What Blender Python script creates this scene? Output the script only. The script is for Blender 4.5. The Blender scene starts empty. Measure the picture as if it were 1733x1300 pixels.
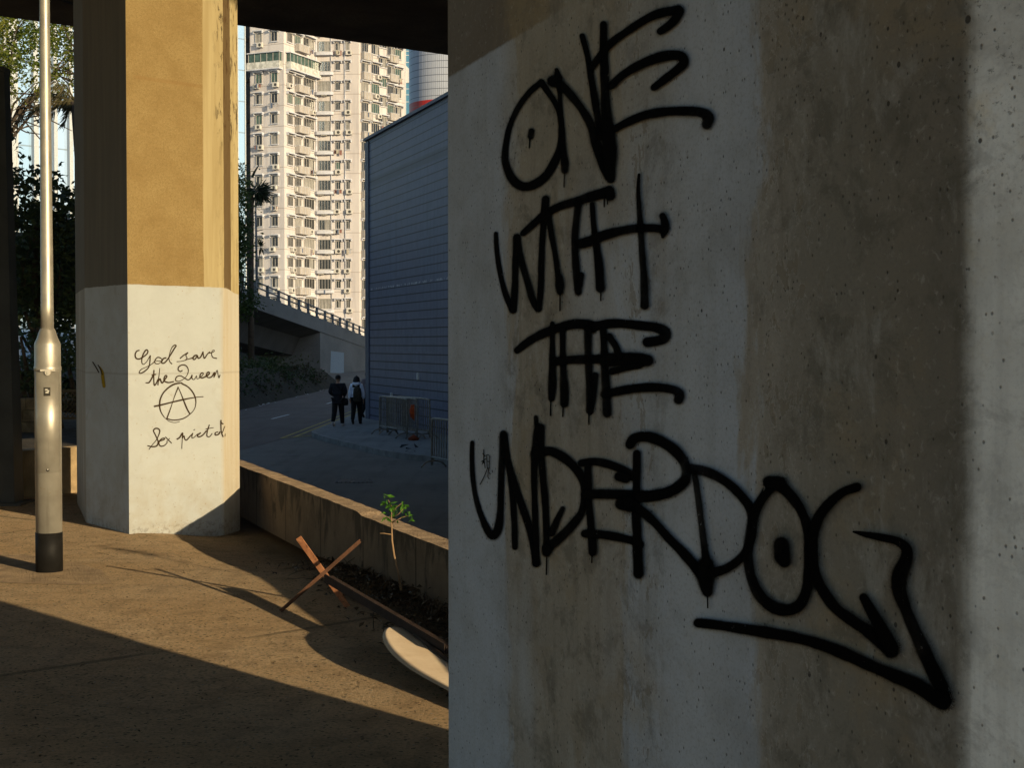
import bpy, bmesh, math, random
from mathutils import Vector, Matrix
random.seed(7)
R = math.radians
C = bpy.context.scene.collection
sc = bpy.context.scene

# ------------------------------------------------------------------ camera
W, H, F, PITCH, CAMH = 1733.0, 1300.0, 2500.0, R(1.535), 1.6
FWD = Vector((0, math.cos(PITCH), -math.sin(PITCH)))
UPV = Vector((0, math.sin(PITCH), math.cos(PITCH)))
EYE = Vector((0, 0, CAMH))
cam = bpy.data.cameras.new('camera')
cam.sensor_width = 36.0
cam.lens = 36.0 * F / W
cam.clip_start, cam.clip_end = 0.05, 4000
camo = bpy.data.objects.new('camera', cam)
C.objects.link(camo)
camo.location = EYE
camo.rotation_euler = (R(90) - PITCH, 0, 0)
sc.camera = camo


def ray(px, py):
    return FWD + Vector((1, 0, 0)) * ((px - W / 2) / F) + UPV * (-(py - H / 2) / F)


def onz(px, py, z=0.0):
    r = ray(px, py)
    return EYE + r * ((z - CAMH) / r.z)


def ony(px, py, Y):
    r = ray(px, py)
    return EYE + r * (Y / r.y)


def onplane(px, py, p0, n):
    r = ray(px, py)
    return EYE + r * ((p0 - EYE).dot(n) / r.dot(n))


def head(deg):
    return Vector((math.sin(R(deg)), math.cos(R(deg)), 0))


# ------------------------------------------------------------------ light
SUN_H, SUN_E = 136.5, 10.4
w = bpy.data.worlds.new('World')
sc.world = w
w.use_nodes = True
nt = w.node_tree
sky = nt.nodes.new('ShaderNodeTexSky')
sky.sky_type = 'NISHITA'
sky.sun_disc = False
sky.sun_elevation = R(SUN_E)
sky.sun_rotation = R(SUN_H)
sky.ozone_density = 2.4
sky.dust_density = 0.8
bgn = nt.nodes['Background']
bgn.inputs[1].default_value = 0.15
nt.links.new(sky.outputs[0], bgn.inputs[0])
sl = bpy.data.lights.new('sun', 'SUN')
sl.energy = 5.0
sl.angle = R(0.5)
sl.color = (1.0, 0.80, 0.50)
slo = bpy.data.objects.new('sun', sl)
C.objects.link(slo)
SUNV = Vector((math.sin(R(SUN_H)) * math.cos(R(SUN_E)), math.cos(R(SUN_H)) * math.cos(R(SUN_E)), math.sin(R(SUN_E))))
slo.rotation_euler = SUNV.to_track_quat('Z', 'Y').to_euler()
slo.location = (20, -20, 30)
sc.view_settings.view_transform = 'Standard'
sc.view_settings.look = 'None'
sc.view_settings.exposure = 0.12
sc.view_settings.gamma = 1.0
sc.render.engine = 'CYCLES'
sc.cycles.use_denoising = True
sc.cycles.diffuse_bounces = 4
sc.cycles.max_bounces = 8
sc.cycles.transparent_max_bounces = 24
sc.cycles.sample_clamp_indirect = 4.0


# ------------------------------------------------------------------ materials
class G:
    def __init__(s, name):
        s.m = bpy.data.materials.new(name)
        s.m.use_nodes = True
        s.nt = s.m.node_tree
        s.b = s.nt.nodes['Principled BSDF']
        s.b.inputs['Specular IOR Level'].default_value = 0.25
        s.b.inputs['Diffuse Roughness'].default_value = 0.5

    def n(s, t, **kw):
        nd = s.nt.nodes.new(t)
        for k, v in kw.items():
            setattr(nd, k, v)
        return nd

    def put(s, sock, v):
        if hasattr(v, 'is_output') or isinstance(v, bpy.types.NodeSocket):
            s.nt.links.new(v, sock)
        elif isinstance(v, (tuple, list)) and len(v) == 3 and sock.type == 'RGBA':
            sock.default_value = (*v, 1)
        else:
            sock.default_value = v

    def coord(s, k='Object'):
        return s.n('ShaderNodeTexCoord').outputs[k]

    def scale(s, v, sc3):
        nd = s.n('ShaderNodeMapping')
        s.put(nd.inputs['Vector'], v)
        nd.inputs['Scale'].default_value = sc3
        return nd.outputs[0]

    def noise(s, v, scale, detail=4, rough=0.55, dist=0.0):
        nd = s.n('ShaderNodeTexNoise')
        s.put(nd.inputs['Vector'], v)
        nd.inputs['Scale'].default_value = scale
        nd.inputs['Detail'].default_value = detail
        nd.inputs['Roughness'].default_value = rough
        nd.inputs['Distortion'].default_value = dist
        return nd.outputs['Fac']

    def voro(s, v, scale, feature='F1', out='Distance', rnd=1.0):
        nd = s.n('ShaderNodeTexVoronoi', feature=feature)
        s.put(nd.inputs['Vector'], v)
        nd.inputs['Scale'].default_value = scale
        nd.inputs['Randomness'].default_value = rnd
        return nd.outputs[out]

    def ramp(s, f, stops, interp='LINEAR'):
        nd = s.n('ShaderNodeValToRGB')
        cr = nd.color_ramp
        cr.interpolation = interp
        while len(cr.elements) < len(stops):
            cr.elements.new(0.5)
        for e, (p, c) in zip(cr.elements, stops):
            e.position = p
            e.color = (c, c, c, 1) if not isinstance(c, (tuple, list)) else (*c, 1)
        s.put(nd.inputs[0], f)
        return nd.outputs[0]

    def mix(s, f, a, b, mode='MIX'):
        nd = s.n('ShaderNodeMix', data_type='RGBA', blend_type=mode)
        s.put(nd.inputs[0], f)
        s.put(nd.inputs[6], a)
        s.put(nd.inputs[7], b)
        return nd.outputs[2]

    def math(s, op, a, b=0.0, clamp=False):
        nd = s.n('ShaderNodeMath', operation=op, use_clamp=clamp)
        s.put(nd.inputs[0], a)
        s.put(nd.inputs[1], b)
        return nd.outputs[0]

    def step(s, v, lo, hi, a=0.0, b=1.0):
        nd = s.n('ShaderNodeMapRange', interpolation_type='SMOOTHSTEP')
        s.put(nd.inputs[0], v)
        s.put(nd.inputs[1], lo)
        s.put(nd.inputs[2], hi)
        nd.inputs[3].default_value = a
        nd.inputs[4].default_value = b
        return nd.outputs[0]

    def sep(s, v):
        nd = s.n('ShaderNodeSeparateXYZ')
        s.put(nd.inputs[0], v)
        return nd.outputs

    def bump(s, h, strength=0.3, dist=0.01, prev=None):
        nd = s.n('ShaderNodeBump')
        nd.inputs['Strength'].default_value = strength
        nd.inputs['Distance'].default_value = dist
        s.put(nd.inputs['Height'], h)
        if prev is not None:
            s.put(nd.inputs['Normal'], prev)
        return nd.outputs[0]

    def out(s, col=None, rough=None, nrm=None, metal=None, spec=None):
        for k, v in (('Base Color', col), ('Roughness', rough), ('Normal', nrm), ('Metallic', metal), ('Specular IOR Level', spec)):
            if v is not None:
                s.put(s.b.inputs[k], v)
        return s.m


def mottled(name, col, var=0.25, scale=2.0, rough=0.85, bumps=0.2, bscale=60, bdist=0.01, stretch=(1, 1, 1), tint=None, metal=None, spec=None, fine=25):
    g = G(name)
    v = g.scale(g.coord(), stretch)
    n1 = g.noise(v, scale, 6, 0.6, 0.4)
    n2 = g.noise(v, scale * fine, 3, 0.6)
    c1 = tuple(c * (1 - var) for c in col)
    c2 = tuple(min(1, c * (1 + var)) for c in (tint or col))
    cc = g.mix(g.step(n1, 0.3, 0.7), c1, c2)
    cc = g.mix(g.math('MULTIPLY', g.step(n2, 0.35, 0.7), min(0.9, var * 1.4)), cc, tuple(c * 0.62 for c in col))
    h = g.noise(v, bscale, 3, 0.6)
    return g.out(cc, rough, g.bump(h, bumps, bdist) if bumps else None, metal, spec)


def plain(name, col, rough=0.6, metal=0.0, spec=0.3):
    g = G(name)
    n = g.noise(g.coord(), 9, 4, 0.6)
    cc = g.mix(g.step(n, 0.3, 0.7), tuple(c * 0.86 for c in col), tuple(min(1, c * 1.1) for c in col))
    return g.out(cc, rough, None, metal, spec)


# ------------------------------------------------------------------ mesh builder
class MB:
    def __init__(s):
        s.v, s.f, s.mi, s.uv, s.sm = [], [], [], [], []

    def vert(s, p):
        s.v.append(tuple(p))
        return len(s.v) - 1

    def face(s, ids, m=0, uv=None, smooth=False):
        s.f.append(tuple(ids))
        s.mi.append(m)
        s.uv.append(uv)
        s.sm.append(smooth)

    def poly(s, pts, m=0, uv=None, smooth=False):
        s.face([s.vert(p) for p in pts], m, uv, smooth)

    def box(s, c, d, rz=0.0, m=0, M=None):
        c = Vector(c)
        Q = M if M is not None else Matrix.Rotation(rz, 3, 'Z')
        ids = []
        for z in (-1, 1):
            for x, y in ((-1, -1), (1, -1), (1, 1), (-1, 1)):
                ids.append(s.vert(c + Q @ Vector((x * d[0] / 2, y * d[1] / 2, z * d[2] / 2))))
        a = ids
        for q in ((3, 2, 1, 0), (4, 5, 6, 7), (0, 1, 5, 4), (1, 2, 6, 5), (2, 3, 7, 6), (3, 0, 4, 7)):
            s.face([a[i] for i in q], m)

    def bar(s, p, q, wd, ht, m=0, up=(0, 0, 1)):
        p, q = Vector(p), Vector(q)
        x = (q - p).normalized()
        u = Vector(up)
        y = u.cross(x)
        if y.length < 1e-4:
            y = Vector((0, 1, 0)).cross(x)
        y.normalize()
        z = x.cross(y)
        M = Matrix((x, y, z)).transposed()
        s.box((p + q) / 2, ((q - p).length, wd, ht), m=m, M=M)

    def prism(s, poly, z0, z1, m=0, mtop=None, mbot=None, uvper=False):
        # poly counter-clockwise seen from above; z0/z1 numbers or lists
        n = len(poly)
        zz0 = z0 if isinstance(z0, (list, tuple)) else [z0] * n
        zz1 = z1 if isinstance(z1, (list, tuple)) else [z1] * n
        b = [s.vert((p[0], p[1], zz0[i])) for i, p in enumerate(poly)]
        t = [s.vert((p[0], p[1], zz1[i])) for i, p in enumerate(poly)]
        d = 0.0
        for i in range(n):
            j = (i + 1) % n
            L = math.hypot(poly[j][0] - poly[i][0], poly[j][1] - poly[i][1])
            uv = [(d, zz0[i]), (d + L, zz0[j]), (d + L, zz1[j]), (d, zz1[i])]
            s.face([b[i], b[j], t[j], t[i]], m, uv if uvper else None)
            d += L
        s.face(t, m if mtop is None else mtop)
        s.face(b[::-1], m if mbot is None else mbot)

    def tube(s, pts, rad, n=8, m=0, caps=True, smooth=True):
        pts = [Vector(p) for p in pts]
        k = len(pts)
        rs = rad if isinstance(rad, (list, tuple)) else [rad] * k
        rings = []
        prev = None
        for i, p in enumerate(pts):
            d = (pts[min(i + 1, k - 1)] - pts[max(i - 1, 0)]).normalized()
            if prev is None:
                a = Vector((0, 0, 1)) if abs(d.z) < 0.9 else Vector((1, 0, 0))
                x = d.cross(a).normalized()
            else:
                x = (prev - d * prev.dot(d)).normalized()
            prev = x
            y = d.cross(x)
            rings.append([s.vert(p + (x * math.cos(2 * math.pi * j / n) + y * math.sin(2 * math.pi * j / n)) * rs[i]) for j in range(n)])
        for a, b in zip(rings, rings[1:]):
            for j in range(n):
                s.face([a[j], a[(j + 1) % n], b[(j + 1) % n], b[j]], m, None, smooth)
        if caps:
            s.face(rings[0][::-1], m)
            s.face(rings[-1], m)

    def lathe(s, prof, c=(0, 0), n=32, m=0, smooth=True):
        # profile of (radius, z); flat rings between
        rings = [[s.vert((c[0] + r * math.cos(2 * math.pi * j / n), c[1] + r * math.sin(2 * math.pi * j / n), z)) for j in range(n)] for r, z in prof]
        for a, b in zip(rings, rings[1:]):
            for j in range(n):
                s.face([a[j], a[(j + 1) % n], b[(j + 1) % n], b[j]], m, None, smooth)
        s.face(rings[0][::-1], m)
        s.face(rings[-1], m)

    def build(s, name, mats, parent=None, smooth_angle=None):
        me = bpy.data.meshes.new(name)
        me.from_pydata(s.v, [], s.f)
        for mm in (mats if isinstance(mats, (list, tuple)) else [mats]):
            me.materials.append(mm)
        me.polygons.foreach_set('material_index', s.mi)
        me.polygons.foreach_set('use_smooth', s.sm)
        if any(u is not None for u in s.uv):
            ul = me.uv_layers.new(name='UVMap')
            for p, u in zip(me.polygons, s.uv):
                if u is not None:
                    for li, q in zip(p.loop_indices, u):
                        ul.data[li].uv = q
        me.update()
        o = bpy.data.objects.new(name, me)
        C.objects.link(o)
        if parent is not None:
            o.parent = parent
        return o


def tag(o, label, cat, group=None):
    o['label'] = label
    o['category'] = cat
    if group:
        o['group'] = group
    return o


def empty(name, loc, label, cat, group=None, rz=0.0):
    o = bpy.data.objects.new(name, None)
    C.objects.link(o)
    o.location = loc
    o.rotation_euler = (0, 0, rz)
    return tag(o, label, cat, group)


def struct(o):
    o['kind'] = 'structure'
    return o


def stuff(o):
    o['kind'] = 'stuff'
    return o


def link_copy(o, parent=None):
    c = o.copy()
    C.objects.link(c)
    c.parent = parent
    return c


def copy_tree(o, parent=None):
    c = link_copy(o, parent)
    for ch in list(o.children):
        copy_tree(ch, c)
    return c


def catmull(pts, step=6.0):
    """smooth a polyline of tuples (any length) through its points"""
    if len(pts) < 3:
        n = max(2, int(math.dist(pts[0][:2], pts[-1][:2]) / step) + 1)
        return [tuple(a + (b - a) * i / (n - 1) for a, b in zip(pts[0], pts[-1])) for i in range(n)]
    out = []
    P = [pts[0]] + list(pts) + [pts[-1]]
    for i in range(1, len(P) - 2):
        p0, p1, p2, p3 = P[i - 1], P[i], P[i + 1], P[i + 2]
        n = max(2, int(math.dist(p1[:2], p2[:2]) / step) + 1)
        for k in range(n):
            t = k / n
            out.append(tuple(0.5 * (2 * b + (c - a) * t + (2 * a - 5 * b + 4 * c - d) * t * t + (3 * b - a - 3 * c + d) * t ** 3)
                             for a, b, c, d in zip(p0, p1, p2, p3)))
    out.append(tuple(pts[-1]))
    return out

# ------------------------------------------------------------------ layout shared by several things
PD = head(SUN_H - 90)  # across the sun
ROADZ, PAVZ, SOFFIT, DECKTOP = -1.2, -1.06, 7.2, 8.55
WA, WB = onz(757, 925, 0.4), onz(410, 790, 0.4)
WD = (WB - WA).normalized()
WD.z = 0
WD.normalize()
WN = Vector((-WD.y, WD.x, 0))          # to the left of the wall, over the raised ground
WA0 = Vector((WA.x, WA.y, 0))


def wall_pt(u, v):
    return WA0 + WD * u + WN * v


def uv_of(p):
    d = Vector((p[0], p[1], 0)) - WA0
    return d.dot(WD), d.dot(WN)


def sst(a, b, x):
    t = max(0.0, min(1.0, (x - a) / (b - a)))
    return t * t * (3 - 2 * t)


def ground_z(x, y):
    u, v = uv_of((x, y))
    dip = -0.10 * sst(1.5, 3.6, u) * sst(1.25, 0.45, v)
    d2 = math.hypot(x, y)
    roll = 0.012 * math.sin(x * 1.3 + 0.4) * math.sin(y * 0.9 + 1.0) * sst(4, 8, d2)
    return dip + roll * 0.6


# ------------------------------------------------------------------ near pillar
NA = ony(757, 583, 4.0)
NB = ony(1640, 583, 2.128)
NA.z = NB.z = 0
ND = (NB - NA).normalized()
NL = (NB - NA).length
NNRM = Vector((ND.y, -ND.x, 0))
if NNRM.dot(EYE - NA) < 0:
    NNRM = -NNRM


def near_s(px, py=583):
    return (onplane(px, py, NA, NNRM) - NA).dot(ND)


p_lo = 0.5 * (PD.dot(onz(0, 1018)) + PD.dot(onz(757, 1233)))


def with_p(v, p):
    v = Vector((v[0], v[1], 0))
    return v + PD * (p - PD.dot(v))


N2 = NB + head(139.5) * 1.0
N3 = N2 + head(52) * 0.9
N4 = with_p((2.0, 3.75), p_lo)
N5 = with_p((1.0, 4.8), p_lo - 0.004)
N6 = Vector((0.2, 4.75, 0))


def rounded(poly, rads, k=5):
    out = []
    n = len(poly)
    for i in range(n):
        p, a, b = Vector(poly[i][:2]), Vector(poly[i - 1][:2]), Vector(poly[(i + 1) % n][:2])
        r = rads[i]
        if r <= 0:
            out.append(tuple(p))
            continue
        u, v = (a - p).normalized(), (b - p).normalized()
        for j in range(k + 1):
            t = j / k
            q0, q1 = p + u * r, p + v * r
            q = (q0 * (1 - t) + p * t) * (1 - t) + (p * (1 - t) + q1 * t) * t
            out.append(tuple(q))
    return out


ptsN = [NA, NB, N2, N3, N4, N5, N6]
polyN = rounded(ptsN, [0.012, 0.035, 0.03, 0.03, 0.02, 0.02, 0.02])

# material of the near pillar: whitewash worn in vertical bands over tan concrete
g = G('worn_whitewashed_concrete')
uvn = g.n('ShaderNodeUVMap').outputs[0]
sx = g.sep(uvn)
# the first point of the rounded outline sits 12 mm before the far edge: s is measured from there
warp = g.math('MULTIPLY', g.math('SUBTRACT', g.noise(g.scale(uvn, (5, 1.6, 1)), 1.0, 6, 0.66, 0.6), 0.5), 0.34)
warp2 = g.math('MULTIPLY', g.math('SUBTRACT', g.noise(g.scale(uvn, (28, 9, 1)), 1.0, 4, 0.6), 0.5), 0.075)
us = g.math('ADD', sx[0], g.math('ADD', warp, warp2))
S = lambda px: near_s(px)
PAINT, PAINT2 = (0.495, 0.545, 0.585), (0.455, 0.51, 0.565)
BEIGE, BROWN, PALE = (0.385, 0.358, 0.298), (0.268, 0.256, 0.212), (0.86, 0.88, 0.83)
TOT = 4.0
st = [(0.0, PAINT2), (S(861), PAINT2), (S(871), BEIGE), (S(955), (0.355, 0.33, 0.27)), (S(1052), BEIGE), (S(1066), PAINT2), (S(1180), PAINT), (S(1272), PAINT2),
      (S(1288), (0.385, 0.37, 0.325)), (S(1350), (0.30, 0.285, 0.24)), (S(1430), BROWN), (S(1530), (0.245, 0.225, 0.18)), (S(1608), (0.21, 0.195, 0.16)), (S(1640), (0.25, 0.235, 0.195))]
base = g.ramp(g.math('DIVIDE', us, S(1645)), [(max(0, a / S(1645)), c) for a, c in st])
# the beige streak fades in and out with height
fade = g.noise(g.scale(uvn, (2.2, 0.9, 1)), 1.0, 3, 0.5)
inA = g.math('MULTIPLY', g.step(sx[0], S(840), S(880)), g.step(sx[0], S(1180), S(1085)))
base = g.mix(g.math('MULTIPLY', inA, g.step(fade, 0.46, 0.70, 0.0, 0.75)), base, PAINT)
yel = g.math('MULTIPLY', inA, g.step(sx[1], 1.75, 2.15))
base = g.mix(g.math('MULTIPLY', yel, 0.6), base, (0.37, 0.335, 0.245))
# unpainted concrete above the paint line near the far edge
qa, qb = onplane(754, 135, NA, NNRM), onplane(930, 29, NA, NNRM)
sa, sb = (qa - NA).dot(ND), (qb - NA).dot(ND)
slope = (qb.z - qa.z) / (sb - sa)
above = g.math('SUBTRACT', sx[1], g.math('ADD', g.math('MULTIPLY', g.math('SUBTRACT', sx[0], sa), slope), qa.z))
above = g.math('ADD', above, g.math('MULTIPLY', warp2, 0.12))
topm = g.math('MULTIPLY', g.step(above, -0.004, 0.006), g.step(us, S(985), S(905)))
base = g.mix(topm, base, g.mix(g.step(us, S(835), S(868)), (0.185, 0.160, 0.125), (0.30, 0.245, 0.15)))
# second face past the corner: brighter ambient light put into a pale mottled colour
pale_n = g.noise(uvn, 9.0, 6, 0.65, 0.3)
palec = g.ramp(pale_n, [(0.30, (0.66, 0.62, 0.48)), (0.45, (0.80, 0.82, 0.77)), (0.6, PALE), (0.72, (0.78, 0.72, 0.56))])
base = g.mix(g.step(g.math('ADD', sx[0], g.math('MULTIPLY', warp, 0.10)), S(1628), S(1662)), base, palec)
# streaks, grime and bug holes
streak = g.noise(g.scale(uvn, (26, 1.1, 1)), 1.0, 5, 0.6, 0.2)
rightz = g.step(us, S(1270), S(1330))
cz = g.math('MAXIMUM', rightz, g.math('MULTIPLY', inA, g.step(fade, 0.66, 0.46)))
stamp = g.math('MULTIPLY', g.step(streak, 0.44, 0.70), g.math('ADD', 0.10, g.math('MULTIPLY', cz, 0.32)))
base = g.mix(stamp, base, (0.24, 0.225, 0.18))
och = g.noise(uvn, 2.6, 6, 0.66, 0.5)
base = g.mix(g.math('MULTIPLY', g.step(och, 0.50, 0.66), g.math('MULTIPLY', cz, 0.5)), base, (0.33, 0.265, 0.16))
cloud = g.noise(uvn, 3.2, 6, 0.62, 0.5)
base = g.mix(g.step(cloud, 0.40, 0.72, 0.0, 0.35), base, (0.22, 0.21, 0.175))
right = cz
mo = g.noise(uvn, 8.5, 9, 0.74, 0.3)
base = g.mix(g.math('MULTIPLY', g.step(mo, 0.48, 0.62), g.math('ADD', g.math('MULTIPLY', right, 0.46), 0.10)), base, (0.135, 0.128, 0.10))
mo2 = g.noise(g.scale(uvn, (1.3, 0.6, 1)), 6.0, 8, 0.72, 0.3)
base = g.mix(g.math('MULTIPLY', g.step(mo2, 0.52, 0.66), g.math('ADD', g.math('MULTIPLY', right, 0.42), 0.08)), base, (0.43, 0.43, 0.39))
gr = g.noise(uvn, 130, 3, 0.7)
base = g.mix(g.step(gr, 0.47, 0.72, 0.0, 0.30), base, (0.15, 0.145, 0.125))
lt = g.noise(uvn, 55, 4, 0.7, 0.5)
base = g.mix(g.step(lt, 0.55, 0.74, 0.0, 0.26), base, (0.66, 0.66, 0.60))
base = g.mix(g.step(sx[0], S(1640), S(1665), 0.0, 0.45), base, (0.90, 0.92, 0.88))  # ambient light on the second face lifted further into its colour
hole = g.voro(g.scale(uvn, (1.0, 0.9, 1)), 40)
hv = g.voro(g.scale(uvn, (1.0, 0.9, 1)), 40, 'F1', 'Color')
hsz = g.math('MULTIPLY', g.math('POWER', g.sep(hv)[0], 6.0), 0.15)
dense = g.noise(uvn, 2.6, 3, 0.5)
hsz = g.math('MULTIPLY', hsz, g.math('ADD', 0.8, g.math('MULTIPLY', g.step(us, S(1250), S(1400)), 0.7)))
hsz = g.math('MULTIPLY', hsz, g.step(dense, 0.36, 0.62, 0.25, 1.25))
hm = g.math('SUBTRACT', 1.0, g.step(g.math('SUBTRACT', hole, hsz), -0.03, 0.03))
hm = g.math('MULTIPLY', hm, g.step(hsz, 0.02, 0.05))
hole2 = g.voro(g.scale(uvn, (1.0, 0.8, 1)), 95)
hv2 = g.sep(g.voro(g.scale(uvn, (1.0, 0.8, 1)), 95, 'F1', 'Color'))[1]
hm2 = g.math('MULTIPLY', g.step(hole2, 0.28, 0.12), g.step(g.math('ADD', hv2, g.math('MULTIPLY', g.step(dense, 0.45, 0.65), 0.10)), 0.80, 0.86))
spk_ = g.math('MULTIPLY', g.step(g.noise(uvn, 62, 5, 0.75), 0.58, 0.64), g.math('MULTIPLY', g.step(sx[0], S(1480), S(1640)), g.step(sx[1], 1.55, 2.1)))
hm2 = g.math('MAXIMUM', hm2, g.math('MULTIPLY', spk_, 0.85))
hmm = g.math('MAXIMUM', hm, g.math('MULTIPLY', hm2, 0.75))
base = g.mix(g.math('MULTIPLY', hmm, 0.85), base, (0.045, 0.042, 0.036))
# flaked edges where the paint peels
fl = g.noise(g.scale(uvn, (26, 13, 1)), 1.0, 5, 0.7, 0.3)
peelzone = g.math('MAXIMUM', g.math('MULTIPLY', g.step(sx[0], S(1025), S(1075)), g.step(sx[0], S(1150), S(1090))),
                  g.math('MULTIPLY', g.step(sx[0], S(1255), S(1310)), g.step(sx[0], S(1430), S(1360))))
flm = g.math('MULTIPLY', g.step(fl, 0.57, 0.595), peelzone)
base = g.mix(g.math('MULTIPLY', flm, 0.55), base, (0.25, 0.225, 0.17))
rim = g.math('MULTIPLY', g.math('MULTIPLY', g.step(fl, 0.548, 0.56), g.step(fl, 0.585, 0.57)), peelzone)
base = g.mix(g.math('MULTIPLY', rim, 0.16), base, (0.72, 0.72, 0.68))
hgt = g.math('SUBTRACT', g.math('ADD', g.math('MULTIPLY', gr, 0.35), g.math('MULTIPLY', lt, 0.5)), g.math('ADD', hmm, g.math('MULTIPLY', flm, 0.8)))
M_NEAR = g.out(base, 0.88, g.bump(hgt, 0.55, 0.004), spec=0.12)

mb = MB()
mb.prism(polyN, -0.3, SOFFIT + 0.3, uvper=True)
near = mb.build('viaduct_pillar', M_NEAR)
tag(near, 'huge whitewashed concrete pillar filling the right side, covered in large black spray lettering', 'pillar', 'concrete viaduct pillars')


# -- paint strokes -------------------------------------------------
def paint_mat(name, col, lo, hi, wob, chip=0.0, halo=False):
    g = G(name)
    uv = g.n('ShaderNodeUVMap').outputs[0]
    o = g.coord()
    au = g.math('ABSOLUTE', g.sep(uv)[0])
    nn = g.math('MULTIPLY', g.math('SUBTRACT', g.noise(o, 70, 4, 0.7), 0.5), wob)
    a = g.step(g.math('ADD', au, nn), lo, hi, 1.0, 0.0)
    if halo:
        spk = g.noise(o, 420, 2, 0.6)
        hz_ = g.step(g.math('ADD', au, g.math('MULTIPLY', g.math('SUBTRACT', g.noise(o, 16, 3, 0.6), 0.5), 0.5)), 0.62, 1.0, 0.5, 0.0)
        a = g.math('MAXIMUM', g.math('MULTIPLY', a, g.step(g.noise(o, 4.5, 5, 0.65), 0.34, 0.52, 0.90, 1.0)), g.math('MULTIPLY', hz_, g.step(spk, 0.42, 0.62)))
    if chip:
        fl = g.noise(o, 46, 5, 0.68)
        a = g.math('MULTIPLY', a, g.step(fl, 0.70, 0.665, 1.0 - chip, 1.0))
    g.put(g.b.inputs['Alpha'], a)
    return g.out(col, 0.9, spec=0.03)


M_SPRAY = paint_mat('black_spray_paint', (0.0022, 0.0022, 0.0022), 0.48, 0.78, 0.13, 0.75, True)
M_MARK = paint_mat('brown_marker_ink', (0.045, 0.028, 0.014), 0.30, 1.0, 0.35, 0.5)
M_YEL = paint_mat('yellow_spray_paint', (0.42, 0.28, 0.02), 0.45, 1.0, 0.3, 0.0)

CROPS = {'A': (750, 0, 500 / 1733), 'B': (750, 280, 500 / 1477), 'C': (750, 680, 500 / 1733), 'D': (1100, 780, 550 / 1625),
         'E': (220, 580, 180 / 1733), 'F': (220, 640, 180 / 1671), 'P': (0, 0, 1.0)}


def strokes(name, parent, mat, p0, nrm, lines, fat=1.3, off0=0.0022, step=4.0, minw=0.0, label=None, wvar=1.0):
    mb = MB()
    k = 0
    for si, (cr, wd, pts) in enumerate(lines):
        ox, oy, sc_ = CROPS[cr]
        ws = wd if isinstance(wd, (list, tuple)) else [wd]
        q = []
        for i, p in enumerate(pts):
            t = i / max(1, len(pts) - 1) * (len(ws) - 1)
            a = int(min(t, len(ws) - 1))
            b = min(a + 1, len(ws) - 1)
            ww = ws[a] + (ws[b] - ws[a]) * (t - a)
            q.append((ox + p[0] * sc_, oy + p[1] * sc_, max(minw, ww * sc_)))
        if len(q) == 1:
            q.append((q[0][0] + 0.4, q[0][1] + 0.4, q[0][2]))
        q = catmull(q, step)
        ph = si * 1.7
        q = [(x_, y_, w_ * (1 + wvar * (0.06 * math.sin(0.045 * i_ * step + ph) + 0.03 * math.sin(0.13 * i_ * step + 2 * ph)))) for i_, (x_, y_, w_) in enumerate(q)]
        off = off0 + si * 0.00022

        def P(x, y):
            return onplane(x, y, p0 + nrm * off, nrm)
        L = []
        n = len(q)
        for i in range(n):
            a, b = q[max(0, i - 1)], q[min(n - 1, i + 1)]
            dx, dy = b[0] - a[0], b[1] - a[1]
            l = math.hypot(dx, dy) or 1.0
            nx, ny = -dy / l, dx / l
            h = q[i][2] / 2 * fat
            x, y = q[i][:2]
            off += 1.5e-6
            ids = (mb.vert(P(x + nx * h, y + ny * h)), mb.vert(P(x, y)), mb.vert(P(x - nx * h, y - ny * h)))
            L.append((ids, (x, y, h, dx / l, dy / l)))
        for (a, _), (b, _) in zip(L, L[1:]):
            mb.face([a[0], a[1], b[1], b[0]], 0, [(1, 0), (0, 0), (0, 0), (1, 0)])
            mb.face([a[1], a[2], b[2], b[1]], 0, [(0, 0), (1, 0), (1, 0), (0, 0)])
        for (ids, (x, y, h, dx, dy)), sg in ((L[0], -1), (L[-1], 1)):
            ring = []
            for j in range(9):
                t = math.pi * j / 8
                ux = -dy * math.cos(t) + sg * dx * math.sin(t)
                uy = dx * math.cos(t) + sg * dy * math.sin(t)
                ring.append(mb.vert(P(x + ux * h, y + uy * h)))
            for a, b in zip(ring, ring[1:]):
                mb.face([ids[1], a, b], 0, [(0, 0), (1, 0), (1, 0)])
    o = mb.build(name, mat, parent)
    if label:
        o['label'] = label
    return o


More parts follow.
